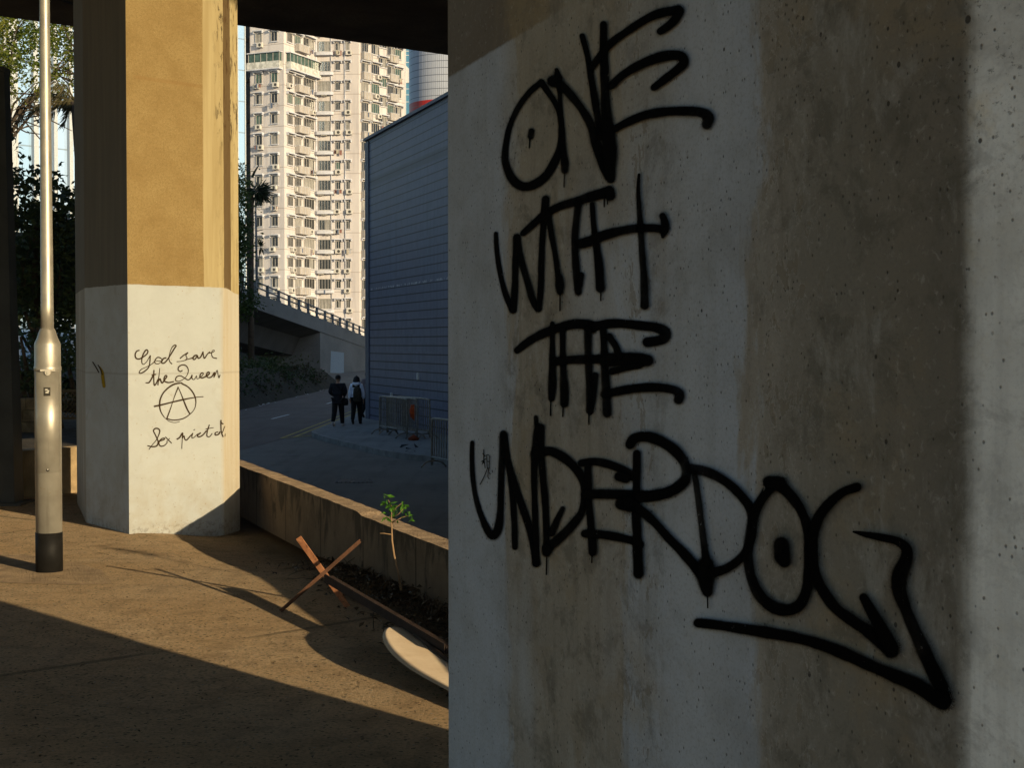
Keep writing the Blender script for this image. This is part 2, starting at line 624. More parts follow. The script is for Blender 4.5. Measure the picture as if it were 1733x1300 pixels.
ONE = [
    ('A', [34, 34, 40, 56, 56, 40, 34, 34], [(575, 480), (505, 540), (440, 630), (390, 740), (367, 850), (363, 940), (388, 1020), (430, 1075), (482, 1094), (540, 1078), (602, 1030), (652, 950), (686, 860), (695, 760), (682, 660), (650, 590), (605, 525), (575, 480)]),
    ('A', 34, [(517, 768), (513, 800)]), ('A', 8, [(508, 800), (505, 865)]),
    ('A', [26, 60], [(665, 408), (672, 460)]), ('A', 60, [(640, 475), (660, 480)]),
    ('A', [30, 26, 30, 34, 44], [(672, 440), (682, 540), (687, 640), (692, 760), (702, 860), (712, 950)]), ('A', 46, [(712, 950), (712, 998)]), ('A', 7, [(711, 1000), (709, 1095)]),
    ('A', [56, 48, 56, 66], [(650, 470), (700, 505), (760, 570), (820, 650), (868, 740), (900, 850), (940, 960), (975, 1035)]),
    ('A', [34, 40, 44], [(815, 210), (845, 320), (865, 440), (885, 560), (905, 680), (930, 800)]),
    ('A', [46, 48, 50, 60, 80, 78, 50], [(940, 142), (940, 240), (945, 400), (950, 560), (960, 700), (975, 850), (977, 980), (982, 1050)]),
    ('A', [38, 44, 50, 54], [(870, 395), (920, 325), (990, 245), (1080, 180), (1180, 115), (1270, 75), (1378, 56)]), ('A', [58, 50, 46], [(1382, 60), (1365, 105), (1320, 150), (1272, 182)]),
    ('A', [46, 54, 60, 60, 58, 40], [(985, 500), (1050, 440), (1130, 390), (1220, 350), (1310, 325), (1390, 325), (1412, 362), (1380, 400), (1310, 455), (1235, 512)]),
    ('A', [46, 50, 56, 64, 60], [(1010, 752), (1080, 715), (1180, 675), (1290, 655), (1400, 650), (1500, 655), (1556, 682), (1546, 728)]),
]
WITH = [
    ('B', [20, 26, 34], [(263, 340), (268, 430), (285, 540), (310, 640), (345, 722)]), ('B', 34, [(350, 722), (358, 600), (361, 480), (368, 360)]), ('B', [36, 32, 32], [(368, 360), (390, 470), (420, 580), (450, 680), (473, 718)]), ('B', [30, 30, 38], [(478, 718), (488, 600), (490, 480), (496, 360), (505, 240), (512, 168)]),
    ('B', [30, 40, 46, 52], [(400, 338), (450, 293), (510, 243), (580, 205), (660, 180), (740, 155), (828, 130)]), ('B', 52, [(830, 128), (834, 150)]), ('B', 7, [(805, 160), (805, 205)]), ('B', 6, [(822, 160), (822, 192)]),
    ('B', [28, 28, 32], [(525, 240), (540, 340), (560, 450), (575, 560), (583, 630)]), ('B', [34, 46, 20], [(580, 560), (582, 600), (584, 640)]), ('B', 7, [(584, 640), (584, 725)]),
    ('B', [34, 32, 36, 42, 34], [(677, 180), (666, 260), (658, 360), (660, 460), (668, 560), (674, 632)]), ('B', 28, [(690, 548), (682, 600)]),
    ('B', [26, 32, 40, 48], [(745, 195), (752, 300), (765, 400), (778, 500), (785, 612)]), ('B', 8, [(788, 620), (788, 675)]),
    ('B', [50, 48, 40], [(690, 390), (740, 375), (800, 350), (870, 330), (960, 314), (1040, 312), (1095, 318)]), ('B', [34, 42, 40, 20], [(1097, 252), (1110, 295), (1105, 330), (1098, 355)]),
    ('B', [14, 24, 30, 36, 42], [(979, 45), (975, 120), (980, 220), (988, 340), (995, 450), (1003, 560), (1007, 700)]),
]
THE = [
    ('B', [34, 44, 52, 56], [(370, 925), (420, 885), (480, 850), (540, 825), (600, 805), (660, 793), (720, 797), (745, 808)]), ('B', [44, 48, 50, 50], [(745, 810), (800, 795), (880, 790), (980, 800), (1060, 810), (1110, 832), (1108, 862), (1070, 877), (1020, 884)]),
    ('B', [22, 28, 34, 40, 34], [(545, 790), (545, 900), (545, 1000), (545, 1100), (541, 1165)]), ('B', 7, [(538, 1160), (536, 1250)]),
    ('B', [28, 28, 36, 46, 42], [(597, 820), (597, 920), (600, 1030), (605, 1130), (605, 1190)]), ('B', 7, [(600, 1190), (598, 1255)]),
    ('B', 46, [(560, 980), (640, 972), (720, 970), (800, 968)]), ('B', [40, 34, 38, 40], [(722, 820), (724, 920), (728, 1030), (732, 1130), (732, 1225)]), ('B', 30, [(760, 1050), (750, 1150), (735, 1235)]), ('B', 8, [(729, 1230), (728, 1295)]),
    ('B', [38, 36, 42, 48], [(800, 830), (805, 930), (808, 1030), (815, 1130), (818, 1240)]), ('B', [64, 70, 62], [(805, 972), (880, 970), (960, 970), (1022, 975)]), ('B', 34, [(830, 855), (865, 910), (880, 955)]), ('B', 36, [(845, 1030), (900, 1015), (980, 1000)]),
    ('B', [44, 44, 46, 52], [(805, 1145), (870, 1130), (960, 1115), (1060, 1110), (1140, 1120), (1183, 1142), (1176, 1172)]),
]
UND = [
    ('C', [24, 28, 34, 44, 50, 40, 36, 46], [(170, 240), (168, 340), (175, 460), (195, 580), (230, 690), (268, 768), (295, 788), (323, 742), (335, 640), (338, 520), (342, 400), (348, 280), (353, 190)]),
    ('C', [40, 36, 34, 36], [(358, 200), (375, 330), (395, 450), (408, 580), (416, 700), (420, 855)]), ('C', [38, 40, 44, 46], [(368, 310), (400, 420), (440, 550), (485, 680), (520, 800), (545, 950)]),
    ('C', 27, [(543, 92), (546, 135)]), ('C', [52, 50, 36, 34, 36, 44], [(560, 155), (545, 260), (533, 400), (535, 560), (540, 720), (545, 860), (545, 945)]),
    ('C', [36, 42, 38, 42], [(575, 150), (575, 300), (583, 430), (595, 560), (603, 700), (605, 860)]),
    ('C', [60, 58, 48, 46, 50, 54, 46], [(540, 310), (620, 290), (700, 325), (770, 385), (818, 460), (830, 550), (815, 640), (770, 710), (700, 785), (640, 838), (607, 878)]),
    ('C', [30, 36, 44], [(700, 628), (670, 690), (635, 770)]), ('C', 50, [(603, 860), (605, 885)]), ('C', 8, [(607, 900), (605, 1015)]),
    ('C', [46, 50, 46, 50], [(810, 360), (880, 352), (960, 365), (1050, 400), (1110, 440)]), ('C', 58, [(1030, 440), (1070, 450)]), ('C', [40, 44, 42, 48, 46], [(848, 385), (850, 480), (855, 600), (865, 720), (875, 840), (876, 885)]), ('C', 8, [(873, 890), (872, 945)]),
    ('C', [58, 56, 56, 62, 58], [(832, 545), (930, 543), (1030, 545), (1130, 548), (1250, 545), (1350, 515), (1418, 462)]), ('C', [46, 50, 50, 54], [(830, 775), (920, 780), (1020, 795), (1120, 820), (1152, 838)]),
    ('C', [46, 48, 50, 50, 62, 66], [(1135, 305), (1135, 420), (1132, 540), (1130, 660), (1138, 800), (1140, 900), (1145, 1010)]),
    ('C', [62, 66, 62, 60, 58, 56], [(1097, 250), (1120, 216), (1190, 205), (1270, 230), (1350, 280), (1410, 350), (1427, 420), (1400, 490), (1320, 535), (1220, 558), (1150, 562)]),
    ('C', 78, [(1042, 600), (1090, 612)]), ('C', [56, 54, 54, 58, 64], [(1080, 585), (1160, 640), (1240, 710), (1320, 800), (1400, 880), (1470, 960), (1525, 1035)]), ('C', [110, 100, 74], [(1538, 965), (1543, 1060), (1550, 1115)]), ('C', 9, [(1550, 1130), (1552, 1210)]),
    ('D', [28, 32, 36, 42], [(222, 60), (240, 180), (255, 300), (270, 420), (282, 510)]), ('D', [48, 50, 48, 44, 46, 46], [(205, 40), (280, 55), (370, 100), (450, 170), (505, 250), (511, 340), (495, 420), (450, 490), (380, 540), (300, 566)]),
    ('D', [54, 54, 48, 54, 58, 62, 60, 58, 52, 52, 60], [(620, 112), (560, 190), (520, 270), (500, 380), (490, 480), (505, 580), (545, 670), (610, 730), (685, 748), (748, 720), (785, 640), (797, 540), (797, 430), (785, 330), (750, 240), (690, 160), (632, 112)]),
    ('D', 72, [(595, 108), (650, 112)]), ('D', 78, [(656, 420), (660, 480)]), ('D', 60, [(668, 490), (672, 505)]),
    ('D', [48, 52, 54, 54, 56, 66, 80], [(1035, 132), (960, 160), (890, 220), (840, 290), (815, 380), (815, 480), (830, 580), (870, 660), (930, 740), (1010, 800), (1100, 862), (1180, 928), (1205, 948)]), ('D', [50, 60, 78], [(1068, 685), (1110, 760), (1160, 850), (1203, 930)]),
    ('D', [10, 34, 44, 56, 76, 80, 66, 66, 72, 80, 88], [(1018, 356), (1080, 370), (1160, 385), (1240, 405), (1283, 445), (1278, 500), (1250, 570), (1245, 640), (1270, 720), (1310, 820), (1360, 930), (1410, 1040), (1460, 1140), (1468, 1195)]),
    ('D', [48, 54, 58, 58, 62, 68, 76, 92], [(240, 812), (330, 822), (450, 840), (580, 860), (720, 885), (850, 920), (980, 970), (1110, 1030), (1240, 1085), (1340, 1130), (1430, 1190), (1465, 1206)]),
]
SCR = [('C', 5, p) for p in ([(232, 305), (246, 320)], [(238, 282), (237, 360)], [(225, 352), (250, 335)], [(238, 340), (228, 368)], [(240, 350), (246, 388)], [(255, 312), (258, 392)],
                             [(255, 313), (271, 318), (270, 392)], [(258, 350), (270, 353)], [(260, 390), (240, 440), (216, 486)], [(268, 390), (262, 440), (271, 453)], [(287, 403), (290, 415)], [(272, 418), (276, 426)])]
for nm, ls in (('ONE', ONE), ('WITH', WITH), ('THE', THE), ('UNDERDOG', UND)):
    strokes('spray_lettering', near, M_SPRAY, NA, NNRM, ls, fat=1.62, label='black spray painted word ' + nm)
strokes('ink_scribble', near, M_SPRAY, NA, NNRM, SCR, fat=1.5, step=3, label='small thin black scribbled characters')

# ------------------------------------------------------------------ left pillar
P0 = onz(218.5, 904)
f0 = P0.y


def lp(px, d):
    v = ony(px, 583, d)
    v.z = 0
    return v


P0 = lp(216.5, f0)
P1 = lp(378, f0 * 1.0545)
P5 = lp(144, f0 * 1.062)
P6 = lp(128.5, f0 * 1.19)
P2 = lp(404.5, f0 * 1.083)
P2 = P2 + (P1 - P2) * 0.0
PB1, PB2 = P2 + Vector((-0.9, 0.92, 0)), P6 + Vector((0.3, 0.35, 0))
ptsL = [P6, P5, P0, P1, P2, PB1, PB2]
cum = [0]
for a, b in zip(ptsL, ptsL[1:]):
    cum.append(cum[-1] + (b - a).length)
g = G('two_tone_painted_concrete')
uvn = g.n('ShaderNodeUVMap').outputs[0]
sx = g.sep(uvn)
sP5, sP0, sP1, sP2 = cum[1], cum[2], cum[3], cum[4]
LNF = (P1 - P0).normalized()
LNN = Vector((LNF.y, -LNF.x, 0))
if LNN.dot(EYE - P0) < 0:
    LNN = -LNN
PAINTZ = onplane(219, 481.5, P0, LNN).z
e1 = sP0 + (onplane(344, 300, P0, LNN) - P0).dot(LNF)
nz = g.noise(uvn, 2.8, 8, 0.72, 0.3)
fine = g.noise(uvn, 105, 6, 0.75)
stre = g.noise(g.scale(uvn, (14, 0.8, 1)), 1.0, 5, 0.6, 0.2)
hor = g.noise(g.scale(uvn, (2, 26, 1)), 1.0, 4, 0.6, 0.3)
conc = g.mix(g.step(nz, 0.3, 0.7), (0.250, 0.170, 0.068), (0.312, 0.226, 0.098))
conc = g.mix(g.step(g.math('ADD', g.math('MULTIPLY', fine, 0.55), g.math('MULTIPLY', g.noise(uvn, 46, 5, 0.75), 0.45)), 0.46, 0.60, 0.0, 0.7), conc, (0.185, 0.128, 0.052))
conc = g.mix(g.step(hor, 0.5, 0.75, 0.0, 0.24), conc, (0.205, 0.143, 0.06))
conc = g.mix(g.step(g.noise(uvn, 100, 2, 0.6), 0.62, 0.7, 0.0, 0.4), conc, (0.5, 0.38, 0.2))
# cast seam
sz = g.math('ABSOLUTE', g.math('SUBTRACT', sx[1], onplane(280, 137, P0, LNN).z))
conc = g.mix(g.math('MULTIPLY', g.step(sz, 0.022, 0.008), g.math('MULTIPLY', g.step(sx[0], sP0 + 0.05, sP0 + 0.12), 0.35)), conc, (0.24, 0.135, 0.05))
# left face of the shaft: its shade is put into a greyer, darker colour
conc = g.mix(g.step(sx[0], sP0 + 0.003, sP0 - 0.003), conc, g.mix(g.step(stre, 0.35, 0.65), (0.185, 0.170, 0.142), (0.215, 0.197, 0.16)))
# paler strip beside the corner with black algae, then a groove's shade painted dark brown on the return face
wob = g.math('MULTIPLY', g.math('SUBTRACT', g.noise(g.scale(uvn, (3, 2.2, 1)), 1.0, 4, 0.6), 0.5), 0.03)
sw = g.math('ADD', sx[0], wob)
pale = g.mix(g.step(stre, 0.35, 0.66), (0.43, 0.355, 0.195), (0.36, 0.285, 0.145))
alg = g.noise(g.scale(uvn, (22, 5, 1)), 1.0, 6, 0.75, 0.5)
algm = g.math('MULTIPLY', g.step(sx[0], sP1 - 0.12, sP1 - 0.01), g.step(alg, 0.52, 0.60))
algm = g.math('MULTIPLY', algm, g.step(sx[1], 3.3, 3.5, 0.25, 1.0))
pale = g.mix(algm, pale, (0.10, 0.075, 0.04))
conc = g.mix(g.step(sw, e1 - 0.008, e1 + 0.008), conc, pale)
groove_shade = g.math('MULTIPLY', g.step(sw, sP1 + 0.02, sP1 + 0.03), g.step(sw, sP1 + 0.19, sP1 + 0.175))
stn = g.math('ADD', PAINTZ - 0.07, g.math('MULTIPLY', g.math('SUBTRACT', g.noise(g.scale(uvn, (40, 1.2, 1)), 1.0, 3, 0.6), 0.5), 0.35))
groove_shade = g.math('MULTIPLY', groove_shade, g.step(g.math('SUBTRACT', sx[1], stn), -0.02, 0.03))
conc = g.mix(g.math('MULTIPLY', groove_shade, 0.85), conc, (0.075, 0.042, 0.018))
# limewash on the lower part
wash = g.mix(g.step(nz, 0.32, 0.68), (0.415, 0.435, 0.43), (0.45, 0.475, 0.47))
wash = g.mix(g.step(sx[0], sP1 - 0.05, sP1 + 0.02), wash, g.mix(g.step(stre, 0.3, 0.7), (0.42, 0.37, 0.28), (0.46, 0.43, 0.36)))
wash = g.mix(g.step(sx[0], sP0 + 0.003, sP0 - 0.003), wash, g.mix(g.step(nz, 0.35, 0.7), (0.52, 0.54, 0.54), (0.58, 0.62, 0.65)))  # left face in shade: its cooler light put into a lighter, bluer wash
wash = g.mix(g.step(sx[0], sP5 + 0.003, sP5 - 0.003), wash, g.mix(g.step(stre, 0.4, 0.6), (0.36, 0.335, 0.29), (0.50, 0.49, 0.46)))
lowd = g.math('MULTIPLY', g.step(sx[1], 0.85, 0.0), g.step(g.noise(uvn, 6, 5, 0.65), 0.30, 0.75, 0.0, 0.55))
wash = g.mix(lowd, wash, (0.33, 0.28, 0.19))
sc1 = g.noise(uvn, 38, 5, 0.7, 0.3)
scm = g.math('MULTIPLY', g.step(sc1, 0.60, 0.67), g.step(sx[1], 0.9, 0.05, 0.15, 1.0))
wash = g.mix(g.math('MULTIPLY', scm, 0.5), wash, (0.20, 0.15, 0.09))
kick = g.math('MULTIPLY', g.step(sx[1], 0.10, 0.0), g.step(g.noise(uvn, 22, 5, 0.7), 0.47, 0.60))
wash = g.mix(g.math('MULTIPLY', kick, 0.4), wash, (0.12, 0.09, 0.055))
hv2 = g.sep(g.voro(uvn, 30, 'F1', 'Color'))[1]
wash = g.mix(g.math('MULTIPLY', g.math('MULTIPLY', g.step(g.voro(uvn, 30), 0.22, 0.12), g.step(hv2, 0.82, 0.86)), 0.5), wash, (0.3, 0.22, 0.12))
seam2 = g.step(g.math('ABSOLUTE', g.math('SUBTRACT', g.math('ADD', sx[1], g.math('MULTIPLY', nz, 0.02)), 1.36)), 0.012, 0.004)
wash = g.mix(g.math('MULTIPLY', seam2, 0.25), wash, (0.2, 0.18, 0.15))
scf = g.noise(g.scale(uvn, (5, 3, 1)), 1.0, 7, 0.72, 0.8)
wash = g.mix(g.step(scf, 0.55, 0.70, 0.0, 0.30), wash, (0.34, 0.31, 0.25))
drop = g.step(sx[0], sP1 + 0.02, sP2, 0.0, 0.05)
lz = g.math('ADD', g.math('SUBTRACT', PAINTZ, drop), g.math('MULTIPLY', g.math('SUBTRACT', g.noise(uvn, 5, 6, 0.65), 0.5), 0.022))
pm = g.step(g.math('SUBTRACT', sx[1], lz), 0.004, -0.004)
col = g.mix(pm, conc, wash)
hg = g.math('ADD', g.math('MULTIPLY', fine, 0.8), g.math('MULTIPLY', sc1, 0.35))
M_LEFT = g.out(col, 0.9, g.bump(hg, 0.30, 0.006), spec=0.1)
mb = MB()
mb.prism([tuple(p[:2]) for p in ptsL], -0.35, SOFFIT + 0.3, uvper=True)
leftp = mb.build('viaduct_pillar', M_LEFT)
tag(leftp, 'sunlit concrete pillar, tan above and whitewashed below, with handwritten scrawl and a circled letter A', 'pillar', 'concrete viaduct pillars')

GOD = [('E', 19, p) for p in (
    [(150, 125), (110, 140), (85, 190), (97, 250), (150, 266), (220, 230), (278, 180), (292, 135), (265, 118), (225, 170), (196, 250), (195, 330), (222, 352), (270, 312), (310, 245), (330, 215)],
    [(330, 215), (325, 300), (310, 390), (260, 450), (190, 495), (150, 490), (180, 440), (260, 400), (340, 360), (400, 310)],
    [(500, 250), (450, 240), (407, 290), (412, 335), (460, 345), (510, 310), (516, 268), (495, 250)], [(410, 292), (500, 302)],
    [(585, 248), (540, 265), (515, 320), (550, 335), (600, 290), (660, 200), (720, 100), (752, 52), (730, 40), (690, 70), (655, 150), (636, 250), (650, 310), (682, 345)],
    [(820, 255), (870, 210), (940, 165)], [(940, 165), (912, 210), (930, 250), (900, 285), (840, 303), (765, 310)], [(900, 285), (950, 268), (1000, 255), (1030, 240)],
    [(1090, 205), (1050, 215), (1028, 258), (1052, 275), (1090, 230), (1102, 215), (1112, 255), (1150, 235), (1188, 160)], [(1190, 150), (1200, 220), (1216, 255), (1260, 190), (1300, 150)],
    [(1300, 170), (1360, 152), (1376, 125), (1346, 128), (1330, 180), (1350, 238), (1410, 255)])]
QUE = [('E', 19, p) for p in (
    [(262, 655), (310, 650), (350, 590), (385, 520)], [(390, 455), (388, 560), (390, 650), (400, 697), (430, 660), (455, 600)], [(360, 527), (420, 518)],
    [(485, 420), (475, 520), (465, 600), (456, 685)], [(465, 620), (490, 590), (510, 640), (530, 655), (570, 600), (602, 550), (580, 535), (556, 580), (565, 628), (630, 650), (710, 636)],
    [(850, 455), (820, 470), (785, 440), (800, 390), (860, 362), (920, 382), (952, 450), (930, 530), (880, 590), (800, 630), (745, 615), (760, 560), (820, 540), (880, 570), (940, 606), (980, 590), (1010, 540)],
    [(1010, 530), (1015, 590), (1050, 598), (1085, 540), (1092, 590), (1130, 578)], [(1130, 570), (1185, 530), (1192, 495), (1160, 500), (1140, 550), (1172, 575), (1225, 558)],
    [(1235, 550), (1288, 515), (1290, 482), (1262, 488), (1245, 540), (1280, 570), (1330, 555), (1372, 490)], [(1380, 488), (1370, 562)], [(1385, 540), (1420, 450), (1435, 520), (1450, 574), (1466, 530)])]
ANA = [('F', 20, p) for p in (
    [(815, 75), (700, 95), (600, 155), (520, 240), (475, 340), (467, 450), (490, 540), (535, 610)], [(820, 90), (900, 130), (970, 200), (1020, 290), (1035, 390), (1010, 490), (940, 570), (840, 635), (720, 660), (640, 655), (580, 635)],
    [(580, 635), (640, 470), (700, 290), (757, 145)], [(757, 145), (800, 240), (850, 370), (900, 490), (940, 560)], [(385, 445), (520, 415), (700, 370), (880, 330), (1050, 300), (1150, 293)])] + \
    [('F', 9, [(535, 612), (610, 675), (700, 700), (780, 685)])]
SEX = [('F', 18, p) for p in (
    [(280, 1065), (350, 1080), (420, 1065), (442, 1000), (402, 900), (370, 830), (395, 795), (440, 795), (468, 830), (450, 900), (410, 980), (350, 1050), (300, 1120)],
    [(460, 990), (530, 970), (542, 945), (490, 960), (455, 1020), (480, 1070), (540, 1060), (590, 1010)], [(560, 930), (610, 980), (652, 1022)], [(575, 1000), (622, 950)],
    [(740, 960), (780, 935), (826, 865), (824, 940)], [(825, 940), (850, 910), (862, 960), (890, 975), (940, 920), (985, 875)], [(985, 870), (972, 940), (1010, 930), (1060, 880)], [(1002, 818), (1018, 808)],
    [(1105, 865), (1062, 900), (1080, 925), (1140, 900), (1200, 830)], [(1245, 740), (1216, 840), (1210, 910), (1250, 922), (1290, 872)], [(1195, 800), (1310, 780)],
    [(1380, 848), (1342, 860), (1342, 895), (1390, 885), (1412, 850)], [(1430, 668), (1430, 760), (1436, 850), (1462, 920)], [(1430, 700), (1462, 722)], [(1490, 760), (1452, 860)])] + \
    [('F', 8, [(824, 940), (815, 1110)]), ('F', 9, [(1500, 880), (1494, 915)])]
for lb, ls in (('brown cursive writing God save', GOD), ('brown cursive writing the Queen', QUE), ('brown letter A inside a hand drawn circle', ANA), ('brown cursive writing Sex pistol', SEX)):
    strokes('handwriting', leftp, M_MARK, P0, LNN, ls, fat=1.45, step=1.2, label=lb, wvar=4.5)
LF2 = (P5 - P0).normalized()
LN2 = Vector((LF2.y, -LF2.x, 0))
if LN2.dot(EYE - P0) < 0:
    LN2 = -LN2
strokes('paint_scribble', leftp, M_MARK, P0, LN2, [('P', 2.2, [(157, 613), (162, 621), (167, 630)]), ('P', 2.0, [(166, 618), (171, 627), (173, 634)])], step=1.5)
strokes('paint_smear', leftp, M_YEL, P0, LN2, [('P', [3, 5.5, 5], [(169, 622), (173, 630), (174, 640), (176, 654)])], step=1.5, label='yellow smear of paint')

# ------------------------------------------------------------------ raised ground
g = G('worn_asphalt')
o = g.coord()
n1 = g.noise(o, 0.8, 7, 0.68, 0.4)
n2 = g.noise(o, 5.5, 5, 0.65)
n3 = g.noise(o, 52, 6, 0.78)
n4 = g.noise(o, 190, 2, 0.7)
col = g.mix(g.step(n1, 0.32, 0.68), (0.84, 0.60, 0.34), (0.92, 0.70, 0.44))
col = g.mix(g.step(n2, 0.42, 0.70, 0.0, 0.5), col, (0.46, 0.30, 0.17))
col = g.mix(g.step(n3, 0.46, 0.68, 0.0, 0.7), col, (0.25, 0.175, 0.10))
col = g.mix(g.step(n4, 0.60, 0.70, 0.0, 0.5), col, (0.56, 0.48, 0.36))
peb = g.voro(o, 46)
pebc = g.sep(g.voro(o, 46, 'F1', 'Color'))
pm = g.math('MULTIPLY', g.step(peb, 0.30, 0.18), g.step(pebc[0], 0.93, 0.95))
col = g.mix(pm, col, (0.66, 0.62, 0.54))
pm2 = g.math('MULTIPLY', g.step(peb, 0.42, 0.30), g.step(pebc[1], 0.86, 0.9))
col = g.mix(g.math('MULTIPLY', pm2, 0.7), col, (0.06, 0.05, 0.04))
wv = g.n('ShaderNodeVectorMath', operation='ADD')
g.put(wv.inputs[0], o)
nd = g.n('ShaderNodeTexNoise')
nd.inputs['Scale'].default_value = 0.9
nd.inputs['Detail'].default_value = 7
g.put(wv.inputs[1], nd.outputs['Color'])
crack = g.voro(wv.outputs[0], 0.33, 'DISTANCE_TO_EDGE')
cm = g.math('MULTIPLY', g.step(crack, 0.013, 0.004), g.step(g.noise(o, 0.45, 2, 0.5), 0.42, 0.50))
col = g.mix(g.math('MULTIPLY', cm, 0.45), col, (0.10, 0.07, 0.045))
# damp, dirt-dark strip against the kerb wall (vertex attribute: distance from the wall)
at = g.n('ShaderNodeAttribute', attribute_name='wall_gap')
dirt = g.math('ADD', at.outputs['Fac'], g.math('MULTIPLY', g.math('SUBTRACT', n2, 0.5), 0.7))
col = g.mix(g.step(dirt, 0.62, 0.15, 0.0, 0.75), col, (0.10, 0.085, 0.062))
hh = g.math('ADD', g.math('MULTIPLY', n3, 1.0), g.math('ADD', g.math('MULTIPLY', n4, 0.45), g.math('MULTIPLY', n2, 1.3)))
hh = g.math('SUBTRACT', hh, g.math('ADD', g.math('MULTIPLY', cm, 0.4), g.math('MULTIPLY', pm, -0.5)))
g.b.inputs['Diffuse Roughness'].default_value = 1.0
M_GROUND = g.out(col, 0.95, g.bump(hh, 1.0, 0.06), spec=0.08)

mb = MB()
us_ = [-60, -40, -28, -20] + [-16 + 0.3 * i for i in range(int(32 / 0.3))] + [17, 20, 24, 30, 40]
vs_ = [0, 0.15, 0.3, 0.5, 0.7, 0.95, 1.2, 1.5, 1.8, 2.2, 2.6, 3.0, 3.5, 4, 4.5, 5, 5.5, 6, 6.5, 7, 7.5, 8, 9, 10, 12, 15, 20, 30, 45, 70]
idx = {}
gap = []
for i, u in enumerate(us_):
    for j, v in enumerate(vs_):
        p = wall_pt(u, v)
        idx[i, j] = mb.vert((p.x, p.y, ground_z(p.x, p.y)))
        gap.append(v)
for i in range(len(us_) - 1):
    for j in range(len(vs_) - 1):
        mb.face([idx[i, j], idx[i + 1, j], idx[i + 1, j + 1], idx[i, j + 1]], 0, None, True)
# skirt on the road side
sk = [mb.vert((wall_pt(u, 0).x, wall_pt(u, 0).y, ROADZ - 0.1)) for u in us_]
gap += [0.0] * len(sk)
for i in range(len(us_) - 1):
    mb.face([sk[i], sk[i + 1], idx[i + 1, 0], idx[i, 0]], 0)
gnd = struct(mb.build('ground', M_GROUND))
a = gnd.data.attributes.new('wall_gap', 'FLOAT', 'POINT')
a.data.foreach_set('value', gap)

M_PATCH = mottled('patched_asphalt', (0.40, 0.285, 0.17), 0.25, 6, 0.95, 1.0, 60, 0.04)
M_PATCH.node_tree.nodes['Principled BSDF'].inputs['Diffuse Roughness'].default_value = 1.0
lampc = onz(83.5, 967)
mb = MB()
pp = [onz(x, y) for x, y in ((-60, 940), (40, 938), (130, 952), (172, 966), (192, 990), (120, 991), (-60, 985))]
mb.poly([(p.x, p.y, 0.004 + ground_z(p.x, p.y)) for p in pp][::-1])
struct(mb.build('pavement_patch', M_PATCH))

# ------------------------------------------------------------------ low wall along the drop
g = G('stained_concrete_wall')
o = g.coord()
uvn = g.n('ShaderNodeUVMap').outputs[0]
sx = g.sep(uvn)
n = g.noise(uvn, 3, 6, 0.65, 0.4)
col = g.mix(g.step(n, 0.3, 0.7), (0.175, 0.128, 0.088), (0.24, 0.178, 0.122))
run = g.noise(g.scale(uvn, (4.2, 1.6, 1)), 1.0, 6, 0.68, 0.9)
run = g.math('ADD', run, g.math('MULTIPLY', g.math('SUBTRACT', sx[1], 0.15), 0.55))
col = g.mix(g.step(run, 0.53, 0.68, 0.0, 0.7), col, (0.045, 0.042, 0.034))
col = g.mix(g.step(g.noise(uvn, 50, 4, 0.7), 0.5, 0.7, 0.0, 0.5), col, (0.15, 0.11, 0.07))
jt = g.math('ABSOLUTE', g.math('SUBTRACT', g.math('FRACT', g.math('DIVIDE', sx[0], 1.22)), 0.5))
col = g.mix(g.step(jt, 0.012, 0.005, 0.0, 0.85), col, (0.05, 0.04, 0.03))
M_WALL = g.out(col, 0.95, g.bump(g.noise(uvn, 40, 5, 0.7), 0.5, 0.01), spec=0.08)
M_WTOP = mottled('pale_wall_top', (0.40, 0.29, 0.19), 0.4, 9, 0.95, 1.0, 50, 0.02)  # lighter mottled brown for the wall's top face


def long_wall(u0, u1, th, top, name='parapet_wall'):
    mb = MB()
    n = int((u1 - u0) / 0.12)
    F_, T_, T2, K_ = [], [], [], []
    for i in range(n + 1):
        u = u0 + (u1 - u0) * i / n
        zt = top + 0.002 * math.sin(u * 5.1) + random.uniform(-0.0025, 0.0025)
        if u < 1.95:
            zt -= 0.02
        a, b = wall_pt(u, 0), wall_pt(u, -th)
        F_.append(mb.vert((a.x, a.y, -0.4)))
        T_.append(mb.vert((a.x, a.y, zt)))
        T2.append(mb.vert((b.x, b.y, zt - 0.004)))
        K_.append(mb.vert((b.x, b.y, ROADZ - 0.2)))
    for i in range(n):
        ua, ub = u0 + (u1 - u0) * i / n, u0 + (u1 - u0) * (i + 1) / n
        uvf = lambda z0, z1: [(ua, z0), (ub, z0), (ub, z1), (ua, z1)]
        mb.face([F_[i], F_[i + 1], T_[i + 1], T_[i]], 0, uvf(-0.4, top))
        mb.face([T_[i], T_[i + 1], T2[i + 1], T2[i]], 1)
        mb.face([T2[i], T2[i + 1], K_[i + 1], K_[i]], 0, [(ua, top), (ub, top), (ub, ROADZ), (ua, ROADZ)])
    mb.face([F_[0], T_[0], T2[0], K_[0]], 0, [(0, -.4), (0, top), (th, top), (th, -1)])
    mb.face([F_[-1], K_[-1], T2[-1], T_[-1]], 0, [(0, -.4), (th, -1), (th, top), (0, top)])
    return mb.build(name, [M_WALL, M_WTOP])


u_end = (4.40 - PD.dot(WA0)) / PD.dot(WD)
pw = long_wall(u_end, 7.2, 0.17, 0.4)
tag(pw, 'low stained concrete parapet wall running from the sunlit pillar between the dusty ground and the road', 'wall')

